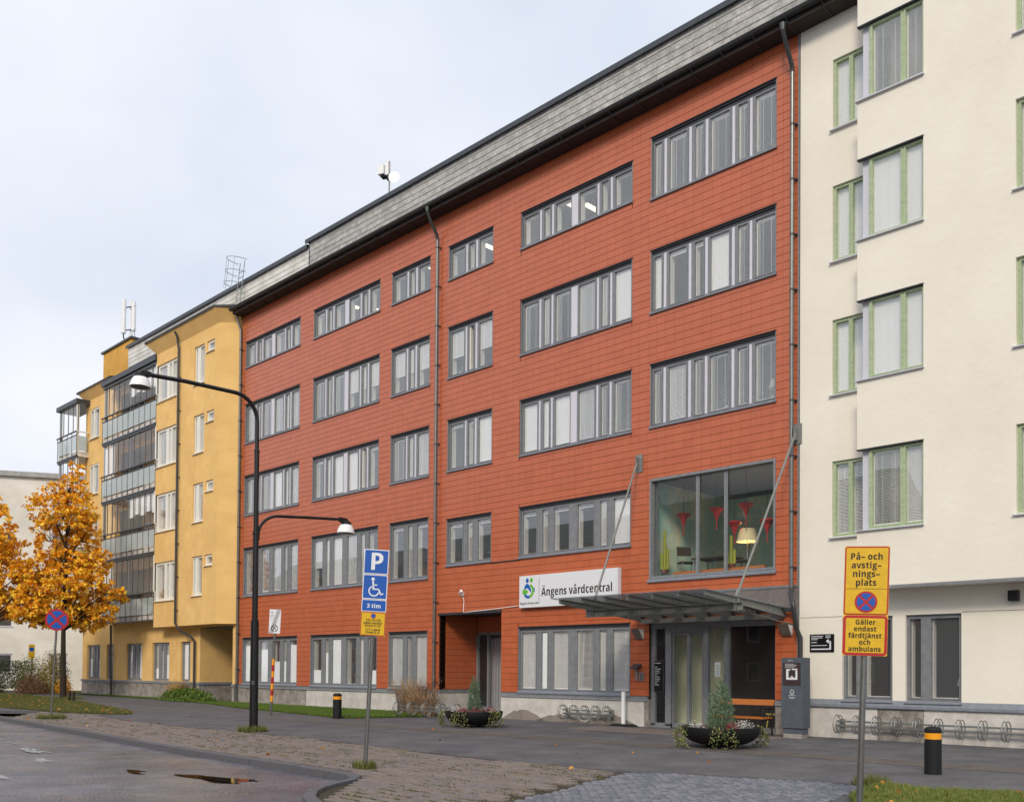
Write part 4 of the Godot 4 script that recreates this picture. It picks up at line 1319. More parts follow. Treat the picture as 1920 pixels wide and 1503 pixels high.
	for k in 4: strip2d(s, Vector2(-0.18 + k * 0.035, 2.74), Vector2(0.08 + k * 0.035, 3.52), 0.012, 0.0595)
	part(o, "crossing_out", s, M.ink)
	# direction sign on the cream wall
	o = thing("direction_sign", "small black direction sign with white arrow on the cream wall", "sign", Vector3(0.63, 2.265, 0.0))
	s = S()
	bx(s, -0.31, -0.215, 0.0, 0.31, 0.215, 0.025)
	part(o, "panel", s, M.black_paint)
	s = S()
	for q in [[-0.27, -0.16, 0.24, -0.13], [0.2, -0.13, 0.24, 0.06], [0.17, 0.03, 0.24, 0.06]]: bx(s, q[0], q[1], 0.025, q[2], q[3], 0.028)
	face2d(s, PackedVector2Array([Vector2(0.11, 0.045), Vector2(0.18, 0.105), Vector2(0.18, -0.015)]), 0.0275)
	part(o, "arrow", s, M.sign_white)
	for q in [[-0.27, 0.16, 0.04], [-0.27, 0.12, 0.02], [-0.27, 0.08, -0.1], [-0.27, 0.01, -0.12], [-0.27, -0.065, 0.14], [0.1, 0.165, 0.23], [0.1, 0.125, 0.22]]:
		s = S()
		rng.seed = int(q[1] * 1000) + 777
		var x: float = q[0]
		while x < q[2]:
			var l := rng.randf_range(0.012, 0.03)
			bx(s, x, q[1], 0.025, minf(x + l, q[2]), q[1] + 0.018, 0.0265)
			x += l + 0.005
		part(o, "small_print", s, M.sign_white)
	# clinic sign over the entrance
	o = thing("clinic_sign", "long white box sign reading Ängens vårdcentral over the clinic entrance", "sign", Vector3(-7.53, 4.03, 0.0))
	s = S()
	bx(s, -1.99, -0.5, 0.02, 1.99, 0.5, 0.17)
	part(o, "panel", s, M.sign_white)
	text(o, "lettering", "Ängens vårdcentral", 0.245, M.ink, at(0.38, -0.05, 0.172), 600, 0.88)
	text(o, "small_lettering", "Region Örebro län", 0.066, M.ink, at(-1.55, -0.37, 0.172), 600, 1.0)
	s = S()
	bx(s, -1.135, -0.4, 0.17, -1.12, 0.4, 0.173)
	part(o, "dividing_line", s, M.frame)
	var g := node(o, "emblem", Vector3(-1.58, 0.08, 0.1715))
	s = S()
	face2d(s, disc(0.075, -0.06, 0.265, 0.85), 0.002)
	face2d(s, PackedVector2Array([Vector2(-0.2, -0.02), Vector2(-0.17, 0.1), Vector2(-0.1, 0.165), Vector2(-0.03, 0.165), Vector2(0.04, 0.1), Vector2(0.11, -0.03), Vector2(0.1, -0.13), Vector2(0.04, -0.06), Vector2(-0.04, 0.02), Vector2(-0.1, 0.02)]), 0.001)
	arc_band(s, Vector2(-0.02, -0.1), 0.11, 0.2, 200, 295, 0.001, 12)
	bx(s, 0.22, -0.1, 0.0, 0.26, 0.03, 0.001)
	part(g, "blue_figure", s, M.logo_blue)
	s = S()
	face2d(s, disc(0.075, 0.12, 0.27, 0.85), 0.002)
	arc_band(s, Vector2(0.0, -0.06), 0.15, 0.23, -75, 70, 0.0025, 18)
	face2d(s, PackedVector2Array([Vector2(-0.26, -0.14), Vector2(-0.26, -0.02), Vector2(-0.12, -0.01), Vector2(-0.02, -0.07), Vector2(-0.08, -0.16), Vector2(-0.2, -0.17)]), 0.003)
	part(g, "green_figure", s, M.logo_green)
	# opening hours board on the left entrance pane
	o = thing("information_board", "narrow black information board on the left pane beside the sliding doors", "sign", Vector3(-4.27, 1.42, -0.09))
	s = S()
	bx(s, -0.165, -0.44, 0.0, 0.165, 0.44, 0.012)
	part(o, "rim", s, M.pipe)
	s = S()
	bx(s, -0.15, -0.425, 0.012, 0.15, 0.425, 0.016)
	part(o, "panel", s, M.black_paint)
	rng.seed = 9
	var y := 0.36
	while y > -0.28:
		s = S()
		bx(s, -0.135, y, 0.016, rng.randf_range(-0.06, 0.08), y + 0.016, 0.0175)
		part(o, "small_print", s, M.sign_white)
		y -= 0.055 if y < 0.3 else 0.11
	o = thing("paper_notice", "small white paper notice taped inside the pane right of the doors", "notice", Vector3(-2.4, 1.62, -0.13))
	s = S()
	bx(s, -0.085, -0.19, 0.0, 0.085, 0.19, 0.002)
	part(o, "sheet", s, M.sign_white)
	for k in 5:
		s = S()
		bx(s, -0.05, 0.1 - k * 0.055, 0.002, 0.05 - 0.02 * (k % 2), 0.115 - k * 0.055, 0.0026)
		part(o, "small_print", s, M.logo_green)
	# far yellow parking sign by the hedge
	o = thing("distant_parking_sign", "distant narrow yellow and blue parking sign in front of the green hedge", "sign", Vector3(-50.2, 0.55, 1.3), deg_to_rad(80))
	s = S()
	tube(s, [Vector3(0, -0.6, 0), Vector3(0.05, 2.3, 0)], 0.045, 8)
	part(o, "pole", s, M.pipe)
	s = S()
	bx(s, -0.17, 1.55, 0.05, 0.17, 2.4, 0.07)
	part(o, "plate", s, M.sign_yellow)
	s = S()
	face2d(s, disc(0.14, 0, 2.1), 0.072, 0.002)
	part(o, "blue_field", s, M.sign_blue)

# ---------------------------------------------------------------- street furniture
func street_lamp():
	var o := thing("street_lamp", "tall black street lamp post with two arms and white bell shades", "street lamp", Vector3(-9.46, 0, 9.5))
	var s := S()
	tube(s, [Vector3(0, -0.05, 0), Vector3(0, 2.72, 0)], [0.105, 0.098], 16)
	tube(s, [Vector3(0, 2.7, 0), Vector3(0, 2.76, 0)], [0.098, 0.075], 16)
	tube(s, [Vector3(0, 2.74, 0), Vector3(0, 4.95, 0)], [0.072, 0.07], 16)
	tube(s, [Vector3(0, 4.85, 0), Vector3(0, 4.9, 0)], 0.086, 16)
	tube(s, [Vector3(0, 4.9, 0), Vector3(0, 6.9, 0)], 0.062, 16)
	tube(s, [Vector3(0, 6.88, 0), Vector3(0, 6.95, 0)], 0.07, 16)
	part(o, "post", s, M.black_paint)
	var up := [Vector3(0, 6.9, 0)]
	for k in 9:
		var t := PI / 2 * k / 8
		up.append(Vector3(0, 7.65 + 0.6 * sin(t), 0.6 - 0.6 * cos(t)))
	up.append(Vector3(0, 8.24, 1.9)); up.append(Vector3(0, 8.2, 2.72))
	s = S()
	tube(s, up, 0.05, 12)
	part(o, "arm", s, M.black_paint)
	var low := [Vector3(0, 4.72, -0.06)]
	for k in 9:
		var t := PI / 2 * k / 8
		low.append(Vector3(0, 4.84 + 0.55 * sin(t), -0.06 - 0.65 * (1.0 - cos(t))))
	low.append(Vector3(0, 5.46, -1.6)); low.append(Vector3(0, 5.52, -2.46))
	s = S()
	tube(s, low, 0.038, 12)
	part(o, "arm", s, M.black_paint)
	for d in [[Vector3(0, 8.2, 2.72), 1.0, 0.16], [Vector3(0, 5.52, -2.46), -1.0, 0.13]]:
		var h := node(o, "lamp_head", d[0])
		h.rotation.x = -d[1] * deg_to_rad(2)
		h.rotation.y = 0.0 if d[1] > 0 else PI
		s = S()
		hexa(s, [Vector3(-0.05, -0.05, 0.0), Vector3(0.05, -0.05, 0.0), Vector3(0.05, 0.06, 0.0), Vector3(-0.05, 0.06, 0.0), Vector3(-0.09, -0.1, 0.3), Vector3(0.09, -0.1, 0.3), Vector3(0.06, 0.04, 0.22), Vector3(-0.06, 0.04, 0.22)])
		lathe(s, [Vector2(0.15, -0.12), Vector2(0.12, -0.03), Vector2(0.0, 0.0)], 20, Vector3(0, 0, 0.22))
		part(h, "lamp_cap", s, M.black_plastic)
		s = S()
		lathe(s, [Vector2(0.235, -0.34), Vector2(0.225, -0.28), Vector2(0.19, -0.18), Vector2(0.15, -0.12)], 28, Vector3(0, 0, 0.22))
		part(h, "lamp_shade", s, M.opal)
		s = S()
		lathe(s, [Vector2(0.0, -0.325), Vector2(0.2, -0.325)], 24, Vector3(0, 0, 0.22))
		part(h, "lamp_lens", s, M.pipe_dark)
	s = S()
	bx(s, 0.07, 1.15, 0.05, 0.1, 1.25, 0.11)
	part(o, "sticker", s, M.pipe)

func bollard(at_: Vector3, label: String, h: float):
	var o := thing("bollard", label, "bollard", at_, 0.0, "black bollards with an orange band")
	var r := 0.125 * h / 0.73
	var s := S()
	lathe(s, [Vector2(r, -0.04), Vector2(r, h - 0.2), Vector2(r * 0.97, h - 0.19)], 24)
	lathe(s, [Vector2(r * 0.97, h - 0.1), Vector2(r, h - 0.09), Vector2(r, h - 0.05), Vector2(r * 0.85, h - 0.015), Vector2(r * 0.5, h), Vector2(0, h)], 24)
	part(o, "body", s, M.black_plastic)
	s = S()
	lathe(s, [Vector2(r * 0.975, h - 0.2), Vector2(r * 0.975, h - 0.09)], 24)
	part(o, "reflective_band", s, M.reflex_orange)

func rack_ring(r: float, off: float) -> SurfaceTool:
	var s := S()
	for d in [-off, off]:
		var p := []
		for k in 15: p.append(Vector3(d, r + r * sin(-PI / 2 + TAU * k / 14.0), r * 0.9 * cos(-PI / 2 + TAU * k / 14.0)))
		tube(s, p, 0.012, 6, false)
	return s

func bike_rack(at_: Vector3, label: String, n: int, step: float, y: float, posts: bool, turn := 0.0):
	var o := thing("bike_rack", label, "bike rack", at_, turn, "steel bicycle racks")
	var len := step * (n - 1)
	var s := S()
	bx(s, -0.12, y + 0.14, -0.025, len + 0.12, y + 0.18, 0.025)
	bx(s, -0.12, y + 0.25, -0.025, len + 0.12, y + 0.29, 0.025)
	part(o, "rail", s, M.steel)
	var ring := rack_ring(0.21, 0.035).commit()
	for k in n: part(o, "wheel_hoop", ring, M.steel, at(k * step, y, 0.14))
	for k in ([0, n - 1] if not posts else [0, n / 2, n - 1]):
		s = S()
		if posts: bx(s, k * step - 0.2, -0.05, -0.02, k * step - 0.16, y + 0.42, 0.02)
		else: bx(s, k * step - 0.03, y + 0.1, -0.16, k * step + 0.03, y + 0.32, -0.02)
		part(o, "post" if posts else "wall_bracket", s, M.steel)

# plants made of many small leaf faces
func leaf(st: SurfaceTool, p: Vector3, d: Vector3, w: float, l: float, col: Color):
	var side := d.cross(Vector3(rng.randf_range(-1, 1), rng.randf_range(-1, 1), rng.randf_range(-1, 1))).normalized() * w / 2
	st.set_color(col)
	var n := side.cross(d).normalized()
	var a := p; var b := p + d * l * 0.5 + side; var c := p + d * l; var e := p + d * l * 0.5 - side
	for v in [a, c, b, a, e, c]:
		st.set_normal(n)
		st.add_vertex(v)

func rand_dir() -> Vector3:
	var z := rng.randf_range(-1, 1); var t := rng.randf_range(0, TAU)
	return Vector3(sqrt(1 - z * z) * cos(t), z, sqrt(1 - z * z) * sin(t))

func foliage_material(called: String, trans: float):
	var m := mat(called, Color.WHITE, 0.75)
	m.vertex_color_use_as_albedo = true
	m.backlight = Color(trans, trans, trans)
	m.cull_mode = BaseMaterial3D.CULL_DISABLED

func shade_of(a: Color, b: Color) -> Color:
	return a.lerp(b, rng.randf()).srgb_to_linear()

func planter(at_: Vector3, label: String, sd: int, plump: bool):
	rng.seed = sd
	var o := thing("planter_bowl", label, "planter", at_, rng.randf() * 3.0, "black bowl planters with a small conifer")
	var s := S()
	var prof := [Vector2(0.3, 0.06)]
	for k in 9:
		var t := PI / 2 * k / 8
		prof.append(Vector2(0.3 + 0.5 * sin(t), 0.06 + 0.34 * (1 - cos(t))))
	prof.append(Vector2(0.8, 0.43)); prof.append(Vector2(0.76, 0.43)); prof.append(Vector2(0.72, 0.36))
	lathe(s, prof, 36)
	part(o, "bowl", s, M.black_plastic)
	for k in 4:
		s = S()
		lathe(s, [Vector2(0.06, 0.0), Vector2(0.06, 0.08)], 8, Vector3(cos(TAU * k / 4 + 0.5), 0, sin(TAU * k / 4 + 0.5)) * 0.25)
		part(o, "foot", s, M.black_plastic)
	s = S()
	lathe(s, [Vector2(0.74, 0.37), Vector2(0.0, 0.4)], 20)
	part(o, "soil", s, M.joint_soil)
	# conifer
	s = S()
	for k in (2600 if plump else 1800):
		var y := pow(rng.randf(), 1.3)
		var r := (0.27 if plump else 0.17) * pow(1 - y, 0.75) * rng.randf_range(0.35, 1.0) + 0.02
		var t := rng.randf() * TAU
		var tip := k % 5
		var p := Vector3(r * cos(t), 0.4 + y * [0.95, 0.8, 0.7, 0.84, 0.62][tip], r * sin(t)) + Vector3(cos(tip * 1.9), 0, sin(tip * 1.9)) * (0.0 if tip == 0 else (0.13 if plump else 0.06)) * (0.4 + y)
		leaf(s, p, (Vector3(cos(t), 1.6, sin(t)) * 0.6 + rand_dir() * 0.35).normalized(), 0.016, rng.randf_range(0.05, 0.09), shade_of(c8(66, 92, 62), c8(130, 152, 122)))
	part(o, "conifer", s, M.foliage)
	# low flowers and silver cushions
	for q in [["red_flowers", 420, c8(120, 22, 40), c8(176, 60, 88)], ["silver_cushion", 420, c8(176, 184, 178), c8(222, 226, 222)], ["heather", 360, c8(150, 110, 110), c8(206, 190, 180)]]:
		s = S()
		var spots := []
		for k in 3:
			var t := rng.randf() * TAU
			spots.append(Vector3(cos(t), 0, sin(t)) * rng.randf_range(0.4, 0.62))
		for k in q[1]:
			var d := rand_dir(); d.y = absf(d.y)
			leaf(s, spots[k % 3] + Vector3(0, 0.38, 0) + d * rng.randf_range(0.06, 0.17), (d + rand_dir() * 0.5).normalized(), 0.016, 0.04, shade_of(q[2], q[3]))
		part(o, q[0], s, M.foliage)
	# ivy hanging over the rim
	s = S()
	for q in [0.3, 2.2, 3.4, 4.6, 5.6]:
		for k in 210:
			var y := rng.randf()
			var t: float = q + rng.randf_range(-0.25, 0.25) * (1.0 + 0.4 * y)
			var r := 0.83 + 0.08 * sin(y * 3.0) + rng.randf_range(-0.04, 0.06)
			leaf(s, Vector3(r * cos(t), 0.46 - y * 0.42, r * sin(t)), (Vector3(cos(t), -0.9, sin(t)) + rand_dir() * 0.6).normalized(), 0.034, 0.045, shade_of(c8(58, 74, 36), c8(150, 148, 84)))
	part(o, "ivy", s, M.foliage)

func kiosk():
	var o := thing("info_pillar", "grey metal information pillar with a site map beside the entrance", "information pillar", Vector3(0.4, 0, 0.86))
	var s := S()
	bx(s, -0.28, 0.24, -0.17, 0.28, 1.9, 0.17)
	part(o, "body", s, M.pillar_grey)
	s = S()
	bx(s, -0.25, 0.1, -0.14, 0.25, 0.235, 0.13)
	part(o, "foot_recess", s, M.pillar_grey)
	s = S()
	bx(s, -0.24, -0.05, -0.14, 0.24, 0.1, 0.14)
	part(o, "footing", s, M.concrete_dark)
	s = S()
	bx(s, -0.24, 1.24, 0.17, 0.22, 1.78, 0.176)
	part(o, "map_panel", s, mat("map_brown", c8(66, 50, 52), 0.4))
	s = S()
	for q in [[-0.15, 1.38, 0.14, 1.43], [-0.15, 1.43, -0.09, 1.6], [0.09, 1.43, 0.14, 1.6], [-0.15, 1.6, -0.04, 1.63], [0.0, 1.61, 0.14, 1.64], [-0.02, 1.43, 0.02, 1.47]]: bx(s, q[0], q[1], 0.176, q[2], q[3], 0.1785)
	for k in 4: bx(s, -0.18, 1.66 + k * 0.028, 0.176, 0.05 + 0.04 * (k % 3), 1.668 + k * 0.028, 0.178)
	part(o, "site_map", s, M.sign_white)
	s = S()
	for k in 7:
		var c := Vector2.from_angle(TAU * k / 7) * 0.05
		face2d(s, disc(0.014, c.x, 1.09 + c.y, 1.0, 8), 0.1725)
	strip2d(s, Vector2(0, 1.02), Vector2(0, 1.09), 0.01, 0.1725)
	strip2d(s, Vector2(-0.09, 1.01), Vector2(0.09, 1.01), 0.008, 0.1725)
	part(o, "flower_emblem", s, M.sign_white)
	text(o, "lettering", "Ängen", 0.04, M.sign_white, at(0, 0.96, 0.171), 400, 1.0)
	text(o, "lettering", "Hus 16", 0.03, M.sign_white, at(-0.05, 1.83, 0.171), 400, 1.0)

func bench():
	var o := thing("entrance_bench", "orange wooden bench with black metal arms behind the right planter", "bench", Vector3(-0.95, 0, 0.85))
	for q in [[0.42, 0.5, 0.12], [0.74, 0.88, -0.22]]:
		var n := 2 if q[0] < 0.6 else 1
		for k in n:
			var s := S()
			if q[0] < 0.6: bx(s, -0.9, q[0], -0.2 + k * 0.22, 0.62, q[0] + 0.04, 0.0 + k * 0.22)
			else: hexa(s, [Vector3(-0.9, q[0], -0.27), Vector3(0.62, q[0], -0.27), Vector3(0.62, q[1], -0.33), Vector3(-0.9, q[1], -0.33), Vector3(-0.9, q[0], -0.235), Vector3(0.62, q[0], -0.235), Vector3(0.62, q[1], -0.295), Vector3(-0.9, q[1], -0.295)])
			part(o, "seat_slat" if q[0] < 0.6 else "back_slat", s, M.wood)
	for x in [-0.86, 0.58]:
		var s := S()
		tube(s, [Vector3(x, 0.0, 0.2), Vector3(x, 0.4, 0.16), Vector3(x, 0.62, 0.2), Vector3(x, 0.66, 0.12), Vector3(x, 0.66, -0.26)], 0.02, 8)
		tube(s, [Vector3(x, 0.0, -0.26), Vector3(x, 0.4, -0.22), Vector3(x, 0.86, -0.34)], 0.02, 8)
		tube(s, [Vector3(x, 0.4, 0.16), Vector3(x, 0.4, -0.22)], 0.02, 8)
		part(o, "side_frame", s, M.black_paint)

func small_fittings():
	for q in [[-4.86, "wedge wall lamp left of the entrance under the canopy"], [-0.28, "wedge wall lamp right of the entrance above the grey pillar"]]:
		var o := thing("wall_lamp", q[1], "wall lamp", Vector3(q[0], 2.62, 0.0), 0.0, "wedge wall lamps")
		var s := S()
		hexa(s, [Vector3(-0.12, -0.16, 0.0), Vector3(0.12, -0.16, 0.0), Vector3(0.14, 0.13, 0.0), Vector3(-0.14, 0.13, 0.0), Vector3(-0.12, -0.16, 0.06), Vector3(0.12, -0.16, 0.06), Vector3(0.14, 0.13, 0.28), Vector3(-0.14, 0.13, 0.28)])
		part(o, "housing", s, M.brown_panel)
		s = S()
		hexa(s, [Vector3(0.12, -0.155, 0.01), Vector3(0.125, -0.155, 0.01), Vector3(0.148, 0.12, 0.01), Vector3(0.14, 0.12, 0.01), Vector3(0.12, -0.155, 0.05), Vector3(0.125, -0.155, 0.05), Vector3(0.148, 0.12, 0.26), Vector3(0.14, 0.12, 0.26)])
		part(o, "side_glass", s, M.opal)
	var o := thing("door_intercom", "steel intercom with small rain hood on the red pillar", "intercom", Vector3(-4.88, 1.45, 0.0))
	var s := S()
	bx(s, -0.13, -0.16, 0.0, -0.05, 0.16, 0.03)
	bx(s, 0.0, -0.16, 0.0, 0.16, 0.07, 0.03)
	part(o, "plate", s, M.steel)
	s = S()
	hexa(s, [Vector3(-0.2, 0.2, 0.0), Vector3(0.06, 0.2, 0.0), Vector3(0.06, 0.32, 0.0), Vector3(-0.2, 0.32, 0.0), Vector3(-0.2, 0.17, 0.22), Vector3(0.06, 0.17, 0.22), Vector3(0.06, 0.19, 0.22), Vector3(-0.2, 0.19, 0.22)])
	part(o, "rain_hood", s, M.pipe_dark)
	s = S()
	for k in 5: bx(s, 0.03 + 0.05 * (k % 2), -0.13 + k * 0.035, 0.03, 0.1 + 0.04 * (k % 2), -0.11 + k * 0.035, 0.034)
	part(o, "labels", s, M.ink)
	o = thing("wall_camera", "small white camera with a hanging cable above the door recess", "camera", Vector3(-12.36, 4.12, 0.0))
	s = S()
	bx(s, -0.05, -0.05, 0.0, 0.05, 0.06, 0.08)
	tube(s, [Vector3(-0.03, 0.03, 0.12), Vector3(0.12, 0.1, 0.2)], 0.05, 8)
	part(o, "camera_body", s, M.opal)
	s = S()
	tube(s, [Vector3(0.0, -0.04, 0.03), Vector3(0.06, -0.2, 0.02), Vector3(0.04, -0.62, 0.02), Vector3(0.5, -0.6, 0.035), Vector3(1.86, -0.55, 0.035), Vector3(2.75, -0.5, 0.03)], 0.012, 6)
	part(o, "cable", s, M.opal)
	o = thing("white_post", "white plastic post on a black rubber foot at the entrance", "post", Vector3(-5.2, 0, 0.32))
	s = S()
	bx(s, -0.05, 0.05, -0.03, 0.05, 0.98, 0.03)
	part(o, "stake", s, M.opal)
	s = S()
	hexa(s, [Vector3(-0.42, 0, -0.2), Vector3(0.42, 0, -0.2), Vector3(0.3, 0.07, -0.12), Vector3(-0.3, 0.07, -0.12), Vector3(-0.42, 0, 0.2), Vector3(0.42, 0, 0.2), Vector3(0.3, 0.07, 0.12), Vector3(-0.3, 0.07, 0.12)])
	part(o, "rubber_foot", s, M.black_plastic)
	for q in [[-33.37, 5.17, "left"], [-32.57, 5.28, "right"]]:
		o = thing("wooden_stake", "short dark wooden stake right of the maple trunk, the %s of two" % q[2], "stake", Vector3(q[0], 0, q[1]), 0.2, "stakes by the maple")
		s = S()
		tube(s, [Vector3(0, -0.1, 0), Vector3(0.03, 0.5, 0)], [0.07, 0.06], 8)
		part(o, "stake_wood", s, M.bark)
		s = S()
		lathe(s, [Vector2(0.06, 0.5), Vector2(0.04, 0.52), Vector2(0.0, 0.525)], 8, Vector3(0.03, 0, 0))
		part(o, "cut_top", s, M.wood)

func roof_things():
	var o := thing("roof_antenna", "white mobile phone antenna mast on the ochre stair tower", "antenna", Vector3(-41.9, 19.55, -1.0))
	var s := S()
	tube(s, [Vector3(0, 0, 0), Vector3(0, 1.0, 0)], 0.11, 10)
	tube(s, [Vector3(0, 1.0, 0), Vector3(0, 2.9, 0)], 0.05, 8)
	part(o, "mast", s, M.opal)
	for q in [[-0.42, 0.25, 1.05, 2.85], [-0.12, 0.35, 0.95, 2.9], [0.38, 0.0, 1.05, 2.7]]:
		s = S()
		tube(s, [Vector3(q[0], q[2], q[1]), Vector3(q[0], q[3], q[1])], 0.12, 12)
		part(o, "antenna_panel", s, M.opal)
	s = S()
	for y in [1.2, 2.5]: bar(s, Vector3(-0.4, y, 0.25), Vector3(0.5, y - 0.08, 0.0), 0.05, 0.05)
	part(o, "cross_arm", s, M.pipe_dark)
	s = S()
	tube(s, [Vector3(0.4, 1.1, 0), Vector3(0.75, -0.1, -0.1)], 0.02, 6)
	tube(s, [Vector3(0, 1.0, 0), Vector3(-0.6, -0.1, 0.3)], 0.012, 6)
	part(o, "stay", s, M.pipe_dark)
	s = S()
	tube(s, [Vector3(-0.42, 1.05, 0.25), Vector3(-0.35, 0.75, 0.25), Vector3(-0.05, 0.5, 0.2), Vector3(0.3, 0.38, 0.1), Vector3(0.34, 0.0, 0.1)], 0.035, 8)
	part(o, "feed_cable", s, M.black_plastic)
	o = thing("roof_radio_links", "white radio link dishes on a thin mast above the grey roof", "antenna", Vector3(-17.6, 19.4, -0.7))
	s = S()
	tube(s, [Vector3(0, -0.1, 0), Vector3(0, 1.75, 0)], 0.03, 8)
	tube(s, [Vector3(0.5, -0.1, 0), Vector3(0.5, 0.45, 0)], 0.025, 8)
	part(o, "mast", s, M.pipe)
	var face := Basis(Vector3.UP, deg_to_rad(40))
	s = S()
	obx(s, Transform3D(Basis(Vector3.UP, deg_to_rad(20)), Vector3(-0.3, 1.45, 0.1)), Vector3(0.26, 0.36, 0.3))
	obx(s, Transform3D(Basis(Vector3.UP, deg_to_rad(20)), Vector3(-0.08, 1.48, 0.02)), Vector3(0.14, 0.5, 0.14))
	part(o, "radio_box", s, M.opal)
	s = S()
	obx(s, Transform3D(Basis(Vector3.UP, deg_to_rad(20)), Vector3(-0.26, 1.22, 0.04)), Vector3(0.22, 0.08, 0.2))
	obx(s, Transform3D(Basis(), Vector3(0.02, 1.08, 0)), Vector3(0.2, 0.12, 0.14))
	part(o, "radio_bracket", s, M.black_plastic)
	s = S()
	tube(s, [Vector3(0.42, 0.95, 0.1) - face.z * 0.16, Vector3(0.42, 0.95, 0.1)], [0.08, 0.21], 22)
	part(o, "dish", s, M.opal)
	s = S()
	tube(s, [Vector3(0, 0.95, 0), Vector3(0.42, 0.93, 0.0)], 0.02, 6)
	part(o, "dish_arm", s, M.pipe)
	# caged ladder on the pale roof boards
	o = thing("roof_ladder", "thin caged metal ladder against the pale roof boards", "ladder", Vector3(-27.1, 17.75, 0.45))
	s = S()
	var lean := Vector3(0.25, 1.95, -0.08)
	for x in [-0.2, 0.2]: tube(s, [Vector3(x, 0, 0), Vector3(x, 0, 0) + lean], 0.022, 6)
	part(o, "stile", s, M.steel)
	for k in 7:
		s = S()
		tube(s, [Vector3(-0.2, 0, 0) + lean * (0.05 + k * 0.12), Vector3(0.2, 0, 0) + lean * (0.05 + k * 0.12)], 0.014, 5)
		part(o, "rung", s, M.steel)
	for t in [0.45, 0.72, 1.0]:
		s = S()
		var p := []
		for k in 13:
			var a := PI * k / 12.0
			p.append(lean * t + Vector3(-0.38 * cos(a), 0, 0.75 * sin(a)))
		tube(s, p, 0.014, 5)
		part(o, "cage_hoop", s, M.steel)
	for a in [0.25, 0.5, 0.75]:
		s = S()
		var d := Vector3(-0.38 * cos(PI * a), 0, 0.75 * sin(PI * a))
		tube(s, [lean * 0.3 + d, lean + d], 0.01, 5)
		part(o, "cage_bar", s, M.steel)

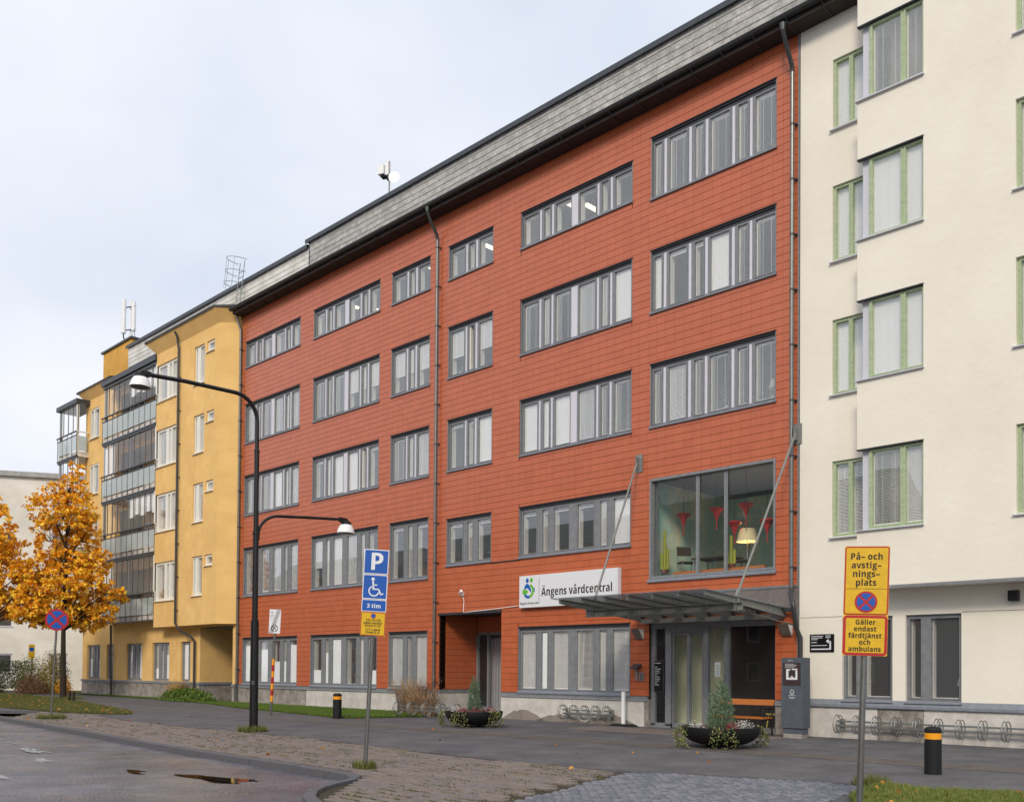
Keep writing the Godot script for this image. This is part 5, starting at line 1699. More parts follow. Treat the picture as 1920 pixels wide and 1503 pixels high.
func inside_things():
	# red cone pendants, chairs and plants behind the picture window
	var red := mat("pendant_red", c8(186, 40, 36), 0.6)
	var base: Node3D = null
	var spots := [[Vector3(-4.39, 5.93, -1.4), "leftmost red cone pendant lamp behind the picture window"], [Vector3(-3.27, 5.97, -1.4), "red cone pendant lamp in the middle pane of the picture window"], [Vector3(-2.69, 5.52, -1.4), "lower red cone pendant lamp just right of the second mullion"], [Vector3(-2.33, 5.99, -1.4), "highest red cone pendant lamp in the right pane of the picture window"], [Vector3(-1.68, 5.48, -1.4), "rightmost red cone pendant lamp near the tie rod"]]
	for q in spots:
		if base == null:
			base = thing("pendant_lamp", q[1], "lamp", q[0], 0.0, "red cone pendant lamps")
			var s := S()
			lathe(s, [Vector2(0.015, -0.42), Vector2(0.015, -0.2), Vector2(0.035, -0.12), Vector2(0.1, 0.06), Vector2(0.21, 0.17), Vector2(0.19, 0.2), Vector2(0.0, 0.25)], 22)
			part(base, "cone_shade", s, red)
			s = S()
			tube(s, [Vector3(0, 0.24, 0), Vector3(0, 1.1, 0)], 0.006, 5)
			part(base, "cord", s, M.ink)
		else: copy_of(base, q[0], 0.0, q[1])
	for q in [[Vector3(-4.14, 4.21, -1.2), 0.9, "dark chair left of the table behind the picture window"], [Vector3(-2.65, 4.18, -1.6), -1.0, "dark chair right of the table behind the picture window"]]:
		var o := thing("cafe_chair", q[2], "chair", q[0], q[1], "chairs behind the picture window")
		var s := S()
		bx(s, -0.22, 0.44, -0.22, 0.22, 0.48, 0.22)
		part(o, "seat", s, M.bark)
		s = S()
		hexa(s, [Vector3(-0.21, 0.68, -0.25), Vector3(0.21, 0.68, -0.25), Vector3(0.21, 0.95, -0.3), Vector3(-0.21, 0.95, -0.3), Vector3(-0.21, 0.68, -0.22), Vector3(0.21, 0.68, -0.22), Vector3(0.21, 0.95, -0.27), Vector3(-0.21, 0.95, -0.27)])
		part(o, "backrest", s, M.bark)
		for c in [[-1, -1], [1, -1], [1, 1], [-1, 1]]:
			s = S()
			tube(s, [Vector3(c[0] * 0.21, 0.0, c[1] * 0.22), Vector3(c[0] * 0.19, 0.68 if c[1] < 0 else 0.45, c[1] * 0.21)], 0.012, 6)
			part(o, "leg", s, M.steel)
	var o := thing("cafe_table", "dark table with a small plant behind the picture window", "table", Vector3(-3.24, 4.0, -1.4))
	var s := S()
	bx(s, -0.6, 0.72, -0.4, 0.6, 0.76, 0.4)
	part(o, "tabletop", s, M.bark)
	for c in [[-1, -1], [1, -1], [1, 1], [-1, 1]]:
		s = S()
		tube(s, [Vector3(c[0] * 0.55, 0, c[1] * 0.35), Vector3(c[0] * 0.55, 0.72, c[1] * 0.35)], 0.02, 6)
		part(o, "leg", s, M.steel)
	for q in [[Vector3(-4.53, 4.36, -0.68), 1.2, "tall yellow green cactus at the left of the picture window"], [Vector3(-2.34, 4.36, -0.68), 0.85, "shorter green cactus beside the second mullion"]]:
		o = thing("cactus", q[2], "cactus", q[0], 0.3, "cacti behind the picture window")
		s = S()
		for c in [[0.0, 1.0], [-0.09, 0.45], [0.09, 0.55]]:
			var h: float = q[1] * c[1]
			tube(s, [Vector3(c[0] * 0.3, 0.05, 0), Vector3(c[0], 0.14, 0), Vector3(c[0], h, 0), Vector3(c[0], h + 0.03, 0)], [0.03, 0.045, 0.04, 0.015], 9)
		part(o, "cactus_stem", s, mat("cactus_green", c8(150, 160, 50), 0.7))
		s = S()
		lathe(s, [Vector2(0.09, 0.0), Vector2(0.13, 0.1), Vector2(0.0, 0.1)], 14)
		part(o, "pot", s, M.terracotta_pot)
	o = thing("floor_lamp", "cream shaded floor lamp in the right pane of the picture window", "lamp", Vector3(-2.53, 3.89, -1.8))
	s = S()
	lathe(s, [Vector2(0.3, 1.3), Vector2(0.22, 1.66)], 20)
	var sc := mat("shade_cream", c8(226, 214, 170), 0.8)
	var lit := mat("shade_lit", c8(226, 214, 170), 0.8)
	lit.emission_enabled = true
	lit.emission = c8(255, 226, 160)
	lit.emission_energy_multiplier = 0.02
	part(o, "lamp_shade", s, lit)
	var bulb := OmniLight3D.new()
	bulb.name = "lamp_light"
	bulb.light_color = c8(255, 222, 165)
	bulb.light_energy = 0.3
	bulb.light_size = 0.08
	bulb.omni_range = 9.0
	bulb.omni_attenuation = 2.0
	bulb.shadow_enabled = true
	bulb.position = Vector3(0, 1.48, 0)
	o.add_child(bulb)
	s = S()
	lathe(s, [Vector2(0.15, 0.0), Vector2(0.15, 0.03), Vector2(0.015, 0.05), Vector2(0.015, 1.5)], 12)
	part(o, "lamp_stand", s, M.steel)
	# lit fluorescent tubes under the top floor ceiling
	var glow := mat("tube_light", c8(255, 246, 226), 0.6)
	glow.emission_enabled = true
	glow.emission = c8(255, 240, 210)
	glow.emission_energy_multiplier = 1.6
	for q in [[-21.0, -1.3, "lit ceiling light in the left half of the second top floor window"], [-20.6, -2.2, "lit ceiling light near the middle of the second top floor window"], [-15.75, -1.3, "lit ceiling light in the narrow top floor window left of the pipe"], [-12.9, -1.55, "lit ceiling light in the narrow top floor window right of the pipe"], [-8.78, -1.3, "lit ceiling light left of the pale mullion in the wide top floor window"], [-8.42, -2.1, "lit ceiling light right of the pale mullion in the wide top floor window"]]:
		o = thing("ceiling_light", q[2], "ceiling light", Vector3(q[0], 16.62, q[1]), 0.0, "lit ceiling lights on the top floor")
		s = S()
		bx(s, -0.07, 0.0, -0.45, 0.07, 0.06, 0.45)
		part(o, "light_tube", s, glow)
		s = S()
		bx(s, -0.09, 0.06, -0.48, 0.09, 0.1, 0.48)
		for z in [-0.3, 0.3]: bx(s, -0.005, 0.1, z - 0.005, 0.005, 0.35, z + 0.005)
		part(o, "housing", s, M.opal)
		var l := AreaLight3D.new()
		l.name = "lamp_light"
		l.area_size = Vector2(0.12, 0.88)
		l.light_color = c8(255, 240, 210)
		l.light_energy = 0.25
		l.shadow_enabled = true
		l.rotation_degrees = Vector3(-90, 0, 0)
		l.position = Vector3(0, -0.01, 0)
		o.add_child(l)
	o = thing("lobby_chair", "pale yellow spindle back chair inside the glass right of the doors", "chair", Vector3(-0.98, 0.02, -0.75), -0.5)
	s = S()
	bx(s, -0.22, 0.43, -0.2, 0.22, 0.46, 0.22)
	part(o, "seat", s, M.pale_wood)
	s = S()
	bx(s, -0.24, 0.9, -0.27, 0.24, 0.95, -0.23)
	part(o, "top_rail", s, M.pale_wood)
	for k in 6:
		s = S()
		tube(s, [Vector3(-0.18 + k * 0.072, 0.46, -0.19), Vector3(-0.2 + k * 0.08, 0.92, -0.25)], 0.008, 5)
		part(o, "spindle", s, M.pale_wood)
	for c in [[-1, -1], [1, -1], [1, 1], [-1, 1]]:
		s = S()
		tube(s, [Vector3(c[0] * 0.21, 0.0, c[1] * 0.21), Vector3(c[0] * 0.17, 0.44, c[1] * 0.16)], 0.015, 6)
		part(o, "leg", s, M.pale_wood)
	# small things on the sills
	sill_plant(Vector3(-13.02, 11.78, -0.42), "leafy pot plant in the window with the open casement", 0.45, 401)
	sill_plant(Vector3(-5.6, 8.55, -0.4), "pot plant at the right end of a third floor window", 0.4, 402)
	sill_plant(Vector3(-2.3, 8.55, -0.42), "white flowering plant in the large third floor window", 0.35, 403)
	sill_plant(Vector3(-11.4, 5.3, -0.45), "two leaved plant in the narrow first floor window by the recess", 0.42, 404)
	sill_plant(Vector3(-18.0, 1.02, -0.5), "dark round plant behind ground floor glass near the parking sign", 0.7, 405)
	sill_plant(Vector3(-1.05, 15.0, -0.42), "green plant in the top right window of the clinic", 0.35, 406)
	sill_plant(Vector3(-3.6, 8.55, -0.42), "thin tall plant at the left of the large third floor window", 0.8, 407)
	for q in [[Vector3(-0.95, 8.55, -0.5), "cream lamp in the large third floor window by the pipe"], [Vector3(-3.5, 11.78, -0.5), "white lamp in the large fourth floor window"], [Vector3(-9.2, 11.78, -0.5), "white lamp low in the wide fourth floor window"]]:
		o = thing("window_lamp", q[1], "lamp", q[0], 0.0, "lamps on window sills")
		s = S()
		lathe(s, [Vector2(0.15, 0.34), Vector2(0.1, 0.56)], 16)
		part(o, "lamp_shade", s, M.white_paint)
		s = S()
		lathe(s, [Vector2(0.08, 0.0), Vector2(0.07, 0.12), Vector2(0.02, 0.18), Vector2(0.02, 0.4)], 12)
		part(o, "lamp_base", s, M.opal)
	o = thing("watering_can", "white watering can on a first floor sill above the clinic sign", "watering can", Vector3(-7.75, 5.27, -0.42))
	s = S()
	lathe(s, [Vector2(0.1, 0.0), Vector2(0.11, 0.1), Vector2(0.08, 0.2), Vector2(0.05, 0.21)], 14)
	part(o, "can", s, M.opal)
	s = S()
	tube(s, [Vector3(0.08, 0.05, 0), Vector3(0.2, 0.2, 0), Vector3(0.3, 0.36, 0)], [0.03, 0.018, 0.014], 8)
	part(o, "spout", s, M.opal)
	o = thing("sill_lamp", "cream lamp in the narrow first floor window left of the pipe", "lamp", Vector3(-14.6, 5.0, -0.8))
	s = S()
	lathe(s, [Vector2(0.15, 0.35), Vector2(0.14, 0.8)], 16)
	part(o, "lamp_shade", s, M.shade_cream)
	s = S()
	lathe(s, [Vector2(0.1, 0.0), Vector2(0.02, 0.03), Vector2(0.02, 0.5)], 10)
	part(o, "lamp_base", s, M.steel)

func sill_plant(at_: Vector3, label: String, h: float, sd: int):
	rng.seed = sd
	var o := thing("pot_plant", label, "plant", at_, 0.0, "pot plants on window sills")
	var s := S()
	lathe(s, [Vector2(0.06, 0.0), Vector2(0.085, 0.13), Vector2(0.0, 0.125)], 14)
	part(o, "pot", s, M.opal if sd % 2 else M.terracotta_pot)
	s = S()
	for k in 90:
		var dd := rand_dir(); dd.y = absf(dd.y)
		leaf(s, Vector3(0, 0.12, 0) + dd * Vector3(0.16, h, 0.1) * pow(rng.randf(), 0.6), (dd + rand_dir() * 0.6).normalized(), 0.04, 0.09, shade_of(c8(52, 84, 40), c8(120, 150, 84)))
	part(o, "leaves", s, M.foliage)

# ---------------------------------------------------------------- ground
const KERB := [[-45.0, 9.6], [-34.0, 10.6], [-26.0, 11.5], [-19.97, 12.05], [-14.86, 12.45], [-11.08, 12.75], [-8.9, 12.95], [-5.96, 13.15], [-2.98, 13.28], [-1.55, 13.31], [-0.6, 13.36], [0.05, 13.44], [0.4, 13.6], [0.62, 13.86], [0.82, 14.25], [1.05, 14.62], [1.35, 14.95], [1.75, 15.25], [2.5, 15.6], [3.6, 15.9], [5.2, 16.1]]

func kerb_offset(d: float) -> Array:
	var out := []
	for i in KERB.size():
		var a := Vector2(KERB[maxi(i - 1, 0)][0], KERB[maxi(i - 1, 0)][1]); var b := Vector2(KERB[mini(i + 1, KERB.size() - 1)][0], KERB[mini(i + 1, KERB.size() - 1)][1])
		var t := (b - a).normalized()
		out.append([KERB[i][0] - t.y * d, KERB[i][1] + t.x * d])
	return out

func in_poly(x: float, z: float, p: PackedVector2Array) -> bool:
	return Geometry2D.is_point_in_polygon(Vector2(x, z), p)

func pv(a: Array) -> PackedVector2Array:
	var v := PackedVector2Array()
	for p in a: v.append(Vector2(p[0], p[1]))
	return v

const EDGE := [[-24.0, 9.6], [-20.2, 9.1], [-15.61, 9.84], [-13.63, 9.93], [-8.62, 9.72], [-6.43, 9.66], [-5.21, 9.85], [-2.12, 10.08], [0.2, 10.12], [1.79, 10.05], [2.55, 9.94]]
const SETT_EDGE := [[2.55, 9.94], [2.91, 11.25], [3.28, 12.33], [3.66, 13.6], [4.3, 15.4], [4.6, 16.0]]
const SETT_TOP := [[2.55, 9.94], [3.37, 9.45], [4.52, 9.1], [5.36, 8.95], [5.9, 8.8]]
const SETT_RIGHT := [[5.9, 8.8], [6.05, 9.77], [6.3, 10.85], [6.7, 12.5], [7.4, 16.0]]

func ground():
	var s := S()
	bx(s, -220, -0.6, -120, 120, -0.2, 160)
	struct("ground", s, M.soil)
	# carriageway
	s = S()
	var rd := [[-120.0, 8.0], [-120.0, 60.0], [30.0, 60.0], [30.0, 16.0], [5.2, 16.1]]
	var kb := KERB.duplicate()
	kb.reverse()
	rd.append_array(kb.slice(1))
	poly(s, rd, -0.105, 0.1)
	struct("road", s, M.road)
	# asphalt walkway: everything between the fronts and the paved strip
	s = S()
	var wk := [[-120.0, -30.0], [30.0, -30.0], [30.0, 30.0], [7.4, 30.0]]
	var r := SETT_RIGHT.duplicate(); r.reverse()
	wk.append_array(r)
	var t := SETT_TOP.duplicate(); t.reverse()
	wk.append_array(t.slice(1))
	var e := EDGE.duplicate(); e.reverse()
	wk.append_array(e.slice(1))
	var ki := kerb_offset(-0.148); ki.reverse()
	wk.append_array(ki.filter(func(p): return p[0] < -24.0))
	wk.append([-120.0, 7.9])
	poly(s, wk, 0.0, 0.1)
	struct("walkway", s, M.asphalt)
	# lighter worn band along the walkway and a patch by the door
	s = S()
	var band := []
	rng.seed = 71
	for k in 40: band.append([-15.0 + k * 0.58, 5.75 - 0.03 * k + rng.randf_range(-0.08, 0.08)])
	for k in 40: band.append([8.2 - k * 0.58, 5.55 + rng.randf_range(-0.1, 0.1) - 0.02 * (40 - k) + 0.75])
	poly(s, band, 0.004)
	struct("worn_band", s, M.asphalt_worn)
	s = S()
	var slabs := []
	for i in 14:
		for k in 4: slabs.append([-5.6 + i * 0.42, 0.65 + k * 0.42])
	for q in slabs:
		part(self_part("entrance_paving"), "paving_slab", cached_slab(0.41, 0.41, 0.03), M["paver%d" % [0, 2, 2, 4][rng.randi() % 4]], at(q[0], 0.004, q[1]))
	# bed under the pavers and setts
	s = S()
	var bed := EDGE.duplicate()
	bed.append_array(SETT_TOP.slice(1)); bed.append_array(SETT_RIGHT.slice(1))
	var kin := kerb_offset(-0.14); kin.reverse()
	bed.append_array([[5.2, 16.1]]); bed.append_array(kin.filter(func(p): return p[0] > -24.0 and p[0] < 5.0))
	poly(s, bed, -0.032, 0.08)
	struct("paving_bed", s, M.joint_soil)
	pavers()
	setts()
	kerb()
	# wet patches, paint and leaves on the road
	for q in [[[[-2.5, 14.84], [-2.1, 14.62], [-1.5, 14.5], [-1.05, 14.32], [-0.75, 14.38], [-1.0, 14.6], [-0.7, 14.72], [-1.0, 14.95], [-1.6, 14.86], [-1.9, 14.92], [-2.2, 14.93]], "large shallow puddle with ragged edge near the kerb"], [[[-3.7, 15.1], [-3.4, 15.0], [-3.05, 15.03], [-3.2, 15.14], [-2.75, 15.18], [-2.9, 15.3], [-3.4, 15.2]], "small puddle farther from the kerb on the road"]]:
		var rp := []
		for i in q[0].size():
			var a: Array = q[0][i]; var b: Array = q[0][(i + 1) % q[0].size()]
			rp.append(a)
			for k in [0.33, 0.66]: rp.append([lerpf(a[0], b[0], k) + rng.randf_range(-0.04, 0.04), lerpf(a[1], b[1], k) + rng.randf_range(-0.02, 0.02)])
		s = S()
		poly(s, rp, -0.101)
		tag(part(self, "puddle", s, M.puddle_water), q[1], "puddle", "", "structure")
	for q in [[-11.9, 14.55, 1.6, 0.05, 12], [-8.4, 15.0, 0.9, 0.14, 26], [-6.1, 15.6, 0.5, 0.1, 10], [-4.1, 16.9, 0.8, 0.07, 14]]:
		s = S()      # worn paint: what is left are ragged flakes
		for m in q[4]:
			var v := []
			var cx: float = q[0] + q[2] * rng.randf_range(-1, 1); var cz: float = q[1] + q[3] * rng.randf_range(-1, 1) + 0.09 * (cx - q[0])
			var rx := rng.randf_range(0.08, 0.36); var rz := rng.randf_range(0.03, 0.1)
			for k in 9: v.append([cx + rx * cos(TAU * k / 9) * rng.randf_range(0.5, 1.0), cz + rz * sin(TAU * k / 9) * rng.randf_range(0.4, 1.0)])
			poly(s, v, -0.1 + 0.0004 * m)
		struct("road_marking", s, M.road_paint)
	# lawns
	for q in [["lawn", [[-62.0, 2.6], [-49.2, 3.3], [-44.9, 3.2], [-37.6, 4.4], [-32.3, 4.95], [-26.4, 6.3], [-22.5, 7.1], [-20.09, 7.95], [-19.7, 8.4], [-20.4, 8.85], [-22.4, 9.4], [-27.0, 9.75], [-45.0, 8.6], [-62.0, 7.4]]], ["grass_strip", [[-27.3, 0.05], [-27.3, 1.5], [-21.7, 2.9], [-18.5, 3.3], [-14.9, 3.9], [-13.6, 4.2], [-13.1, 3.7], [-12.9, 2.4], [-12.6, 0.7], [-13.7, 0.05]]], ["grass_edge", [[-45.6, 0.04], [-45.6, 0.25], [-36.0, 0.45], [-29.0, 1.2], [-27.3, 1.5], [-27.3, 0.06]]], ["lawn_corner", [[5.95, 8.85], [6.1, 9.4], [6.35, 10.4], [7.0, 11.6], [7.9, 11.6], [9.5, 11.0], [12.0, 9.5], [12.0, 8.3], [9.0, 8.45], [7.7, 8.6], [6.9, 8.75], [6.3, 8.8]]], ["far_lawn", [[-90.0, -20.0], [-46.5, -4.0], [-46.2, 0.3], [-62.0, 1.0], [-90.0, 3.0]]]]:
		s = S()
		poly(s, q[1], 0.012, 0.01)
		struct(q[0], s, M.lawn)
	grass()

var holders := {}
func self_part(called: String) -> Node3D:
	if not holders.has(called):
		var n := Node3D.new()
		n.name = called
		add_child(n)
		tag(n, "", "", "", "structure")
		holders[called] = n
	return holders[called]

func cached_slab(w: float, d: float, h: float) -> ArrayMesh:
	var key := "p%.3f,%.3f" % [w, d]
	if not cache.has(key):
		var st := S()
		var e := 0.008
		var b := [Vector3(0, -h, 0), Vector3(w, -h, 0), Vector3(w, -h, d), Vector3(0, -h, d)]
		var a := [Vector3(0, -e, 0), Vector3(w, -e, 0), Vector3(w, -e, d), Vector3(0, -e, d)]
		var c := [Vector3(e, 0, e), Vector3(w - e, 0, e), Vector3(w - e, 0, d - e), Vector3(e, 0, d - e)]
		quad(st, c[3], c[2], c[1], c[0])
		for i in 4:
			var j := (i + 1) % 4
			quad(st, a[i], a[j], b[j], b[i])
			quad(st, c[i], c[j], a[j], a[i])
		cache[key] = st.commit()
	return cache[key]

func pavers():
	# concrete pavers in running bond, laid at an angle to the kerb
	var zone := EDGE.duplicate()
	zone.append_array(SETT_EDGE.slice(1))
	var kin := kerb_offset(-0.17); kin.reverse()
	zone.append_array(kin.filter(func(p): return p[0] > -24.0 and p[0] < 4.4))
	var pz := pv(zone)
	var bx_ := Vector2.from_angle(deg_to_rad(1.5)); var bz := bx_.orthogonal() * -1.0
	bz = Vector2(-bx_.y, bx_.x)
	var eye := Vector2(11.68, 21.6)
	var w := 0.42; var d := 0.21
	var spots := []
	for j in 40:
		for i in 70:
			var p: Vector2 = Vector2(-24.0, 8.2) + bx_ * ((i + (0.5 if j % 2 else 0.0)) * w) + bz * (j * d)
			var ok := true
			for c in [Vector2(0.03, 0.03), Vector2(w - 0.03, 0.03), Vector2(0.03, d - 0.03), Vector2(w - 0.03, d - 0.03)]:
				var q: Vector2 = p + bx_ * c.x + bz * c.y
				if not in_poly(q.x, q.y, pz): ok = false
			if ok: spots.append(p)
	spots.sort_custom(func(a, b): return eye.distance_squared_to(a) < eye.distance_squared_to(b))
	rng.seed = 81
	var n := 0
	var rest := S()
	var holder := self_part("paved_strip")
	var shape := cached_slab(w - 0.012, d - 0.012, 0.05)
	var mm := {}
	for p in spots:
		var xf := Transform3D(Basis(Vector3.UP, deg_to_rad(-1.5)) * Basis(Vector3.RIGHT, rng.randf_range(-0.004, 0.004)) * Basis(Vector3.BACK, rng.randf_range(-0.003, 0.003)), Vector3(p.x, rng.randf_range(-0.003, 0.002), p.y))
		var k := rng.randi() % 5
		if n < 300: part(holder, "paver", shape, M["paver%d" % k], xf)
		else:
			if not mm.has(k): mm[k] = []
			mm[k].append(xf)
		n += 1
	for k in mm:
		var m := MultiMeshInstance3D.new()
		m.name = "paver_field"
		m.multimesh = MultiMesh.new()
		m.multimesh.transform_format = MultiMesh.TRANSFORM_3D
		m.multimesh.mesh = shape
		m.multimesh.instance_count = mm[k].size()
		for i in mm[k].size(): m.multimesh.set_instance_transform(i, mm[k][i])
		m.material_override = M["paver%d" % k]
		holder.add_child(m, true)
		tag(m, "", "", "", "stuff")
	# moss and weeds in the joints
	var st := S()
	rng.seed = 82
	for k in 1500:
		var p: Vector2 = spots[mini(int(pow(rng.randf(), 1.2) * spots.size()), spots.size() - 1)]
		if rng.randf() > 0.25 + 0.75 * pow(0.5 + 0.5 * sin(p.x * 0.9) * cos(p.y * 1.7 + p.x * 0.3), 2.0): continue
		var l := rng.randf_range(0.08, 0.4)
		var c: Vector2 = p + bx_ * rng.randf_range(0, w - 0.1)
		for i in int(l / 0.022):
			var q: Vector2 = c + bx_ * (i * 0.022) + bz * rng.randf_range(-0.022, 0.012)
			leaf(st, Vector3(q.x, -0.008, q.y), (Vector3(rng.randf_range(-1, 1), rng.randf_range(0.3, 1.2), rng.randf_range(-1, 1))).normalized(), 0.02, rng.randf_range(0.015, 0.04), shade_of(c8(70, 66, 34), c8(120, 124, 58)))
	tag(part(self, "joint_moss", st, M.foliage), "low moss and weeds growing in the paver joints", "moss", "", "stuff")

func setts():
	var zone := []
	zone.append_array(SETT_TOP); zone.append_array(SETT_RIGHT.slice(1))
	var l := SETT_EDGE.duplicate(); l.reverse()
	zone.append_array(l.slice(0, l.size() - 1))
	var pz := pv(zone)
	var eye := Vector2(11.68, 21.6)
	var u := Vector2.from_angle(deg_to_rad(-18)); var v := Vector2(-u.y, u.x)
	var w := 0.13
	var spots := []
	for j in 64:
		for i in 60:
			var p: Vector2 = Vector2(1.9, 9.6) + u * ((i + (0.5 if j % 2 else 0.0)) * w) + v * (j * w - 0.6)
			if in_poly(p.x, p.y, pz) and in_poly(p.x + 0.1 * u.x + 0.1 * v.x, p.y + 0.1 * u.y + 0.1 * v.y, pz): spots.append(p)
	# those in the picture, nearest first
	var seen := spots.filter(func(p): return p.y < 13.9)
	var hidden := spots.filter(func(p): return p.y >= 13.9)
	seen.sort_custom(func(a, b): return eye.distance_squared_to(a) < eye.distance_squared_to(b))
	seen.append_array(hidden)
	var holder := self_part("sett_paving")
	var shapes := []
	rng.seed = 91
	for k in 5:
		var st := S()
		var h := 0.06
		var c := []
		for q in [[0, 0], [1, 0], [1, 1], [0, 1]]: c.append(Vector3(q[0] * 0.118 + rng.randf_range(-0.006, 0.006), 0, q[1] * 0.118 + rng.randf_range(-0.006, 0.006)))
		var mid := Vector3(0.059, 0.006, 0.059)
		for i in 4:
			var a: Vector3 = c[i]; var b: Vector3 = c[(i + 1) % 4]
			var ai := a.lerp(mid, 0.2); var bi := b.lerp(mid, 0.2)
			ai.y = 0.002; bi.y = 0.002
			tri(st, bi, ai, mid)
			quad(st, b - Vector3(0, 0.012, 0), a - Vector3(0, 0.012, 0), ai, bi)
			quad(st, b - Vector3(0, h, 0), a - Vector3(0, h, 0), a - Vector3(0, 0.012, 0), b - Vector3(0, 0.012, 0))
		shapes.append(st.commit())
	var lots := {}
	for i in seen.size():
		var p: Vector2 = seen[i]
		var xf := Transform3D(Basis(Vector3.UP, deg_to_rad(18) + rng.randf_range(-0.1, 0.1)).scaled(Vector3(rng.randf_range(0.92, 1.05), 1, rng.randf_range(0.9, 1.05))), Vector3(p.x, rng.randf_range(-0.004, 0.004), p.y))
		var k := rng.randi() % 4; var sh := rng.randi() % 5
		if i < 300: part(holder, "sett", shapes[sh], M["sett%d" % k], xf)
		else:
			var key := k * 5 + sh
			if not lots.has(key): lots[key] = []
			lots[key].append(xf)
	for key in lots:
		var m := MultiMeshInstance3D.new()
		m.name = "sett_field"
		m.multimesh = MultiMesh.new()
		m.multimesh.transform_format = MultiMesh.TRANSFORM_3D
		m.multimesh.mesh = shapes[key % 5]
		m.multimesh.instance_count = lots[key].size()
		for i in lots[key].size(): m.multimesh.set_instance_transform(i, lots[key][i])
		m.material_override = M["sett%d" % (key / 5)]
		holder.add_child(m, true)
		tag(m, "", "", "", "stuff")

func kerb():
	var a := kerb_offset(-0.15); var b := KERB
	var holder := self_part("kerb")
	for i in KERB.size() - 1:
		var p0 := Vector2(a[i][0], a[i][1]); var p1 := Vector2(a[i + 1][0], a[i + 1][1])
		var q0 := Vector2(b[i][0], b[i][1]); var q1 := Vector2(b[i + 1][0], b[i + 1][1])
		var n := maxi(1, int(q0.distance_to(q1) / 0.95))
		for k in n:
			var t0 := (k + 0.006) / n; var t1 := (k + 0.994) / n
			var st := S()
			var c := [p0.lerp(p1, t0), p0.lerp(p1, t1), q0.lerp(q1, t1), q0.lerp(q1, t0)]
			var y := 0.012 + rng.randf_range(-0.004, 0.004)
			hexa(st, [Vector3(c[0].x, -0.2, c[0].y), Vector3(c[1].x, -0.2, c[1].y), Vector3(c[1].x, y, c[1].y), Vector3(c[0].x, y, c[0].y), Vector3(c[3].x, -0.2, c[3].y), Vector3(c[2].x, -0.2, c[2].y), Vector3(c[2].x, y - 0.012, c[2].y), Vector3(c[3].x, y - 0.012, c[3].y)])
			part(holder, "kerb_stone", st, M.granite)

func tuft_shape(sd: int, h: float, n: int, a: Color, b: Color) -> ArrayMesh:
	rng.seed = sd
	var st := S()
	for k in n:
		var t := rng.randf() * TAU
		var d := Vector3(cos(t), 0, sin(t))
		var base := d * rng.randf_range(0.0, 0.05)
		var tip := base + d * rng.randf_range(0.01, 0.05) + Vector3(0, h * rng.randf_range(0.5, 1.0), 0)
		var side := d.cross(Vector3.UP) * 0.006
		st.set_color(shade_of(a, b))
		tri(st, base - side, base + side, tip)
	return st.commit()

func scatter(called: String, label: String, cat: String, shape: Mesh, m: Material, spots: Array, lo: float, hi: float):
	var o := MultiMeshInstance3D.new()
	o.name = numbered(called)
	o.multimesh = MultiMesh.new()
	o.multimesh.transform_format = MultiMesh.TRANSFORM_3D
	o.multimesh.mesh = shape
	o.multimesh.instance_count = spots.size()
	for i in spots.size():
		o.multimesh.set_instance_transform(i, Transform3D(Basis(Vector3.UP, rng.randf() * TAU).scaled(Vector3.ONE * rng.randf_range(lo, hi)), spots[i]))
	o.material_override = m
	add_child(o)
	tag(o, label, cat, "", "stuff")

func fill(pz: Array, n: int, y: float, sd: int) -> Array:
	var v := pv(pz)
	var x0 := 1e9; var x1 := -1e9; var z0 := 1e9; var z1 := -1e9
	for p in v:
		x0 = minf(x0, p.x); x1 = maxf(x1, p.x); z0 = minf(z0, p.y); z1 = maxf(z1, p.y)
	rng.seed = sd
	var out := []
	var tries := 0
	while out.size() < n and tries < n * 12:
		tries += 1
		var x := rng.randf_range(x0, x1); var z := rng.randf_range(z0, z1)
		if in_poly(x, z, v): out.append(Vector3(x, y, z))
	return out

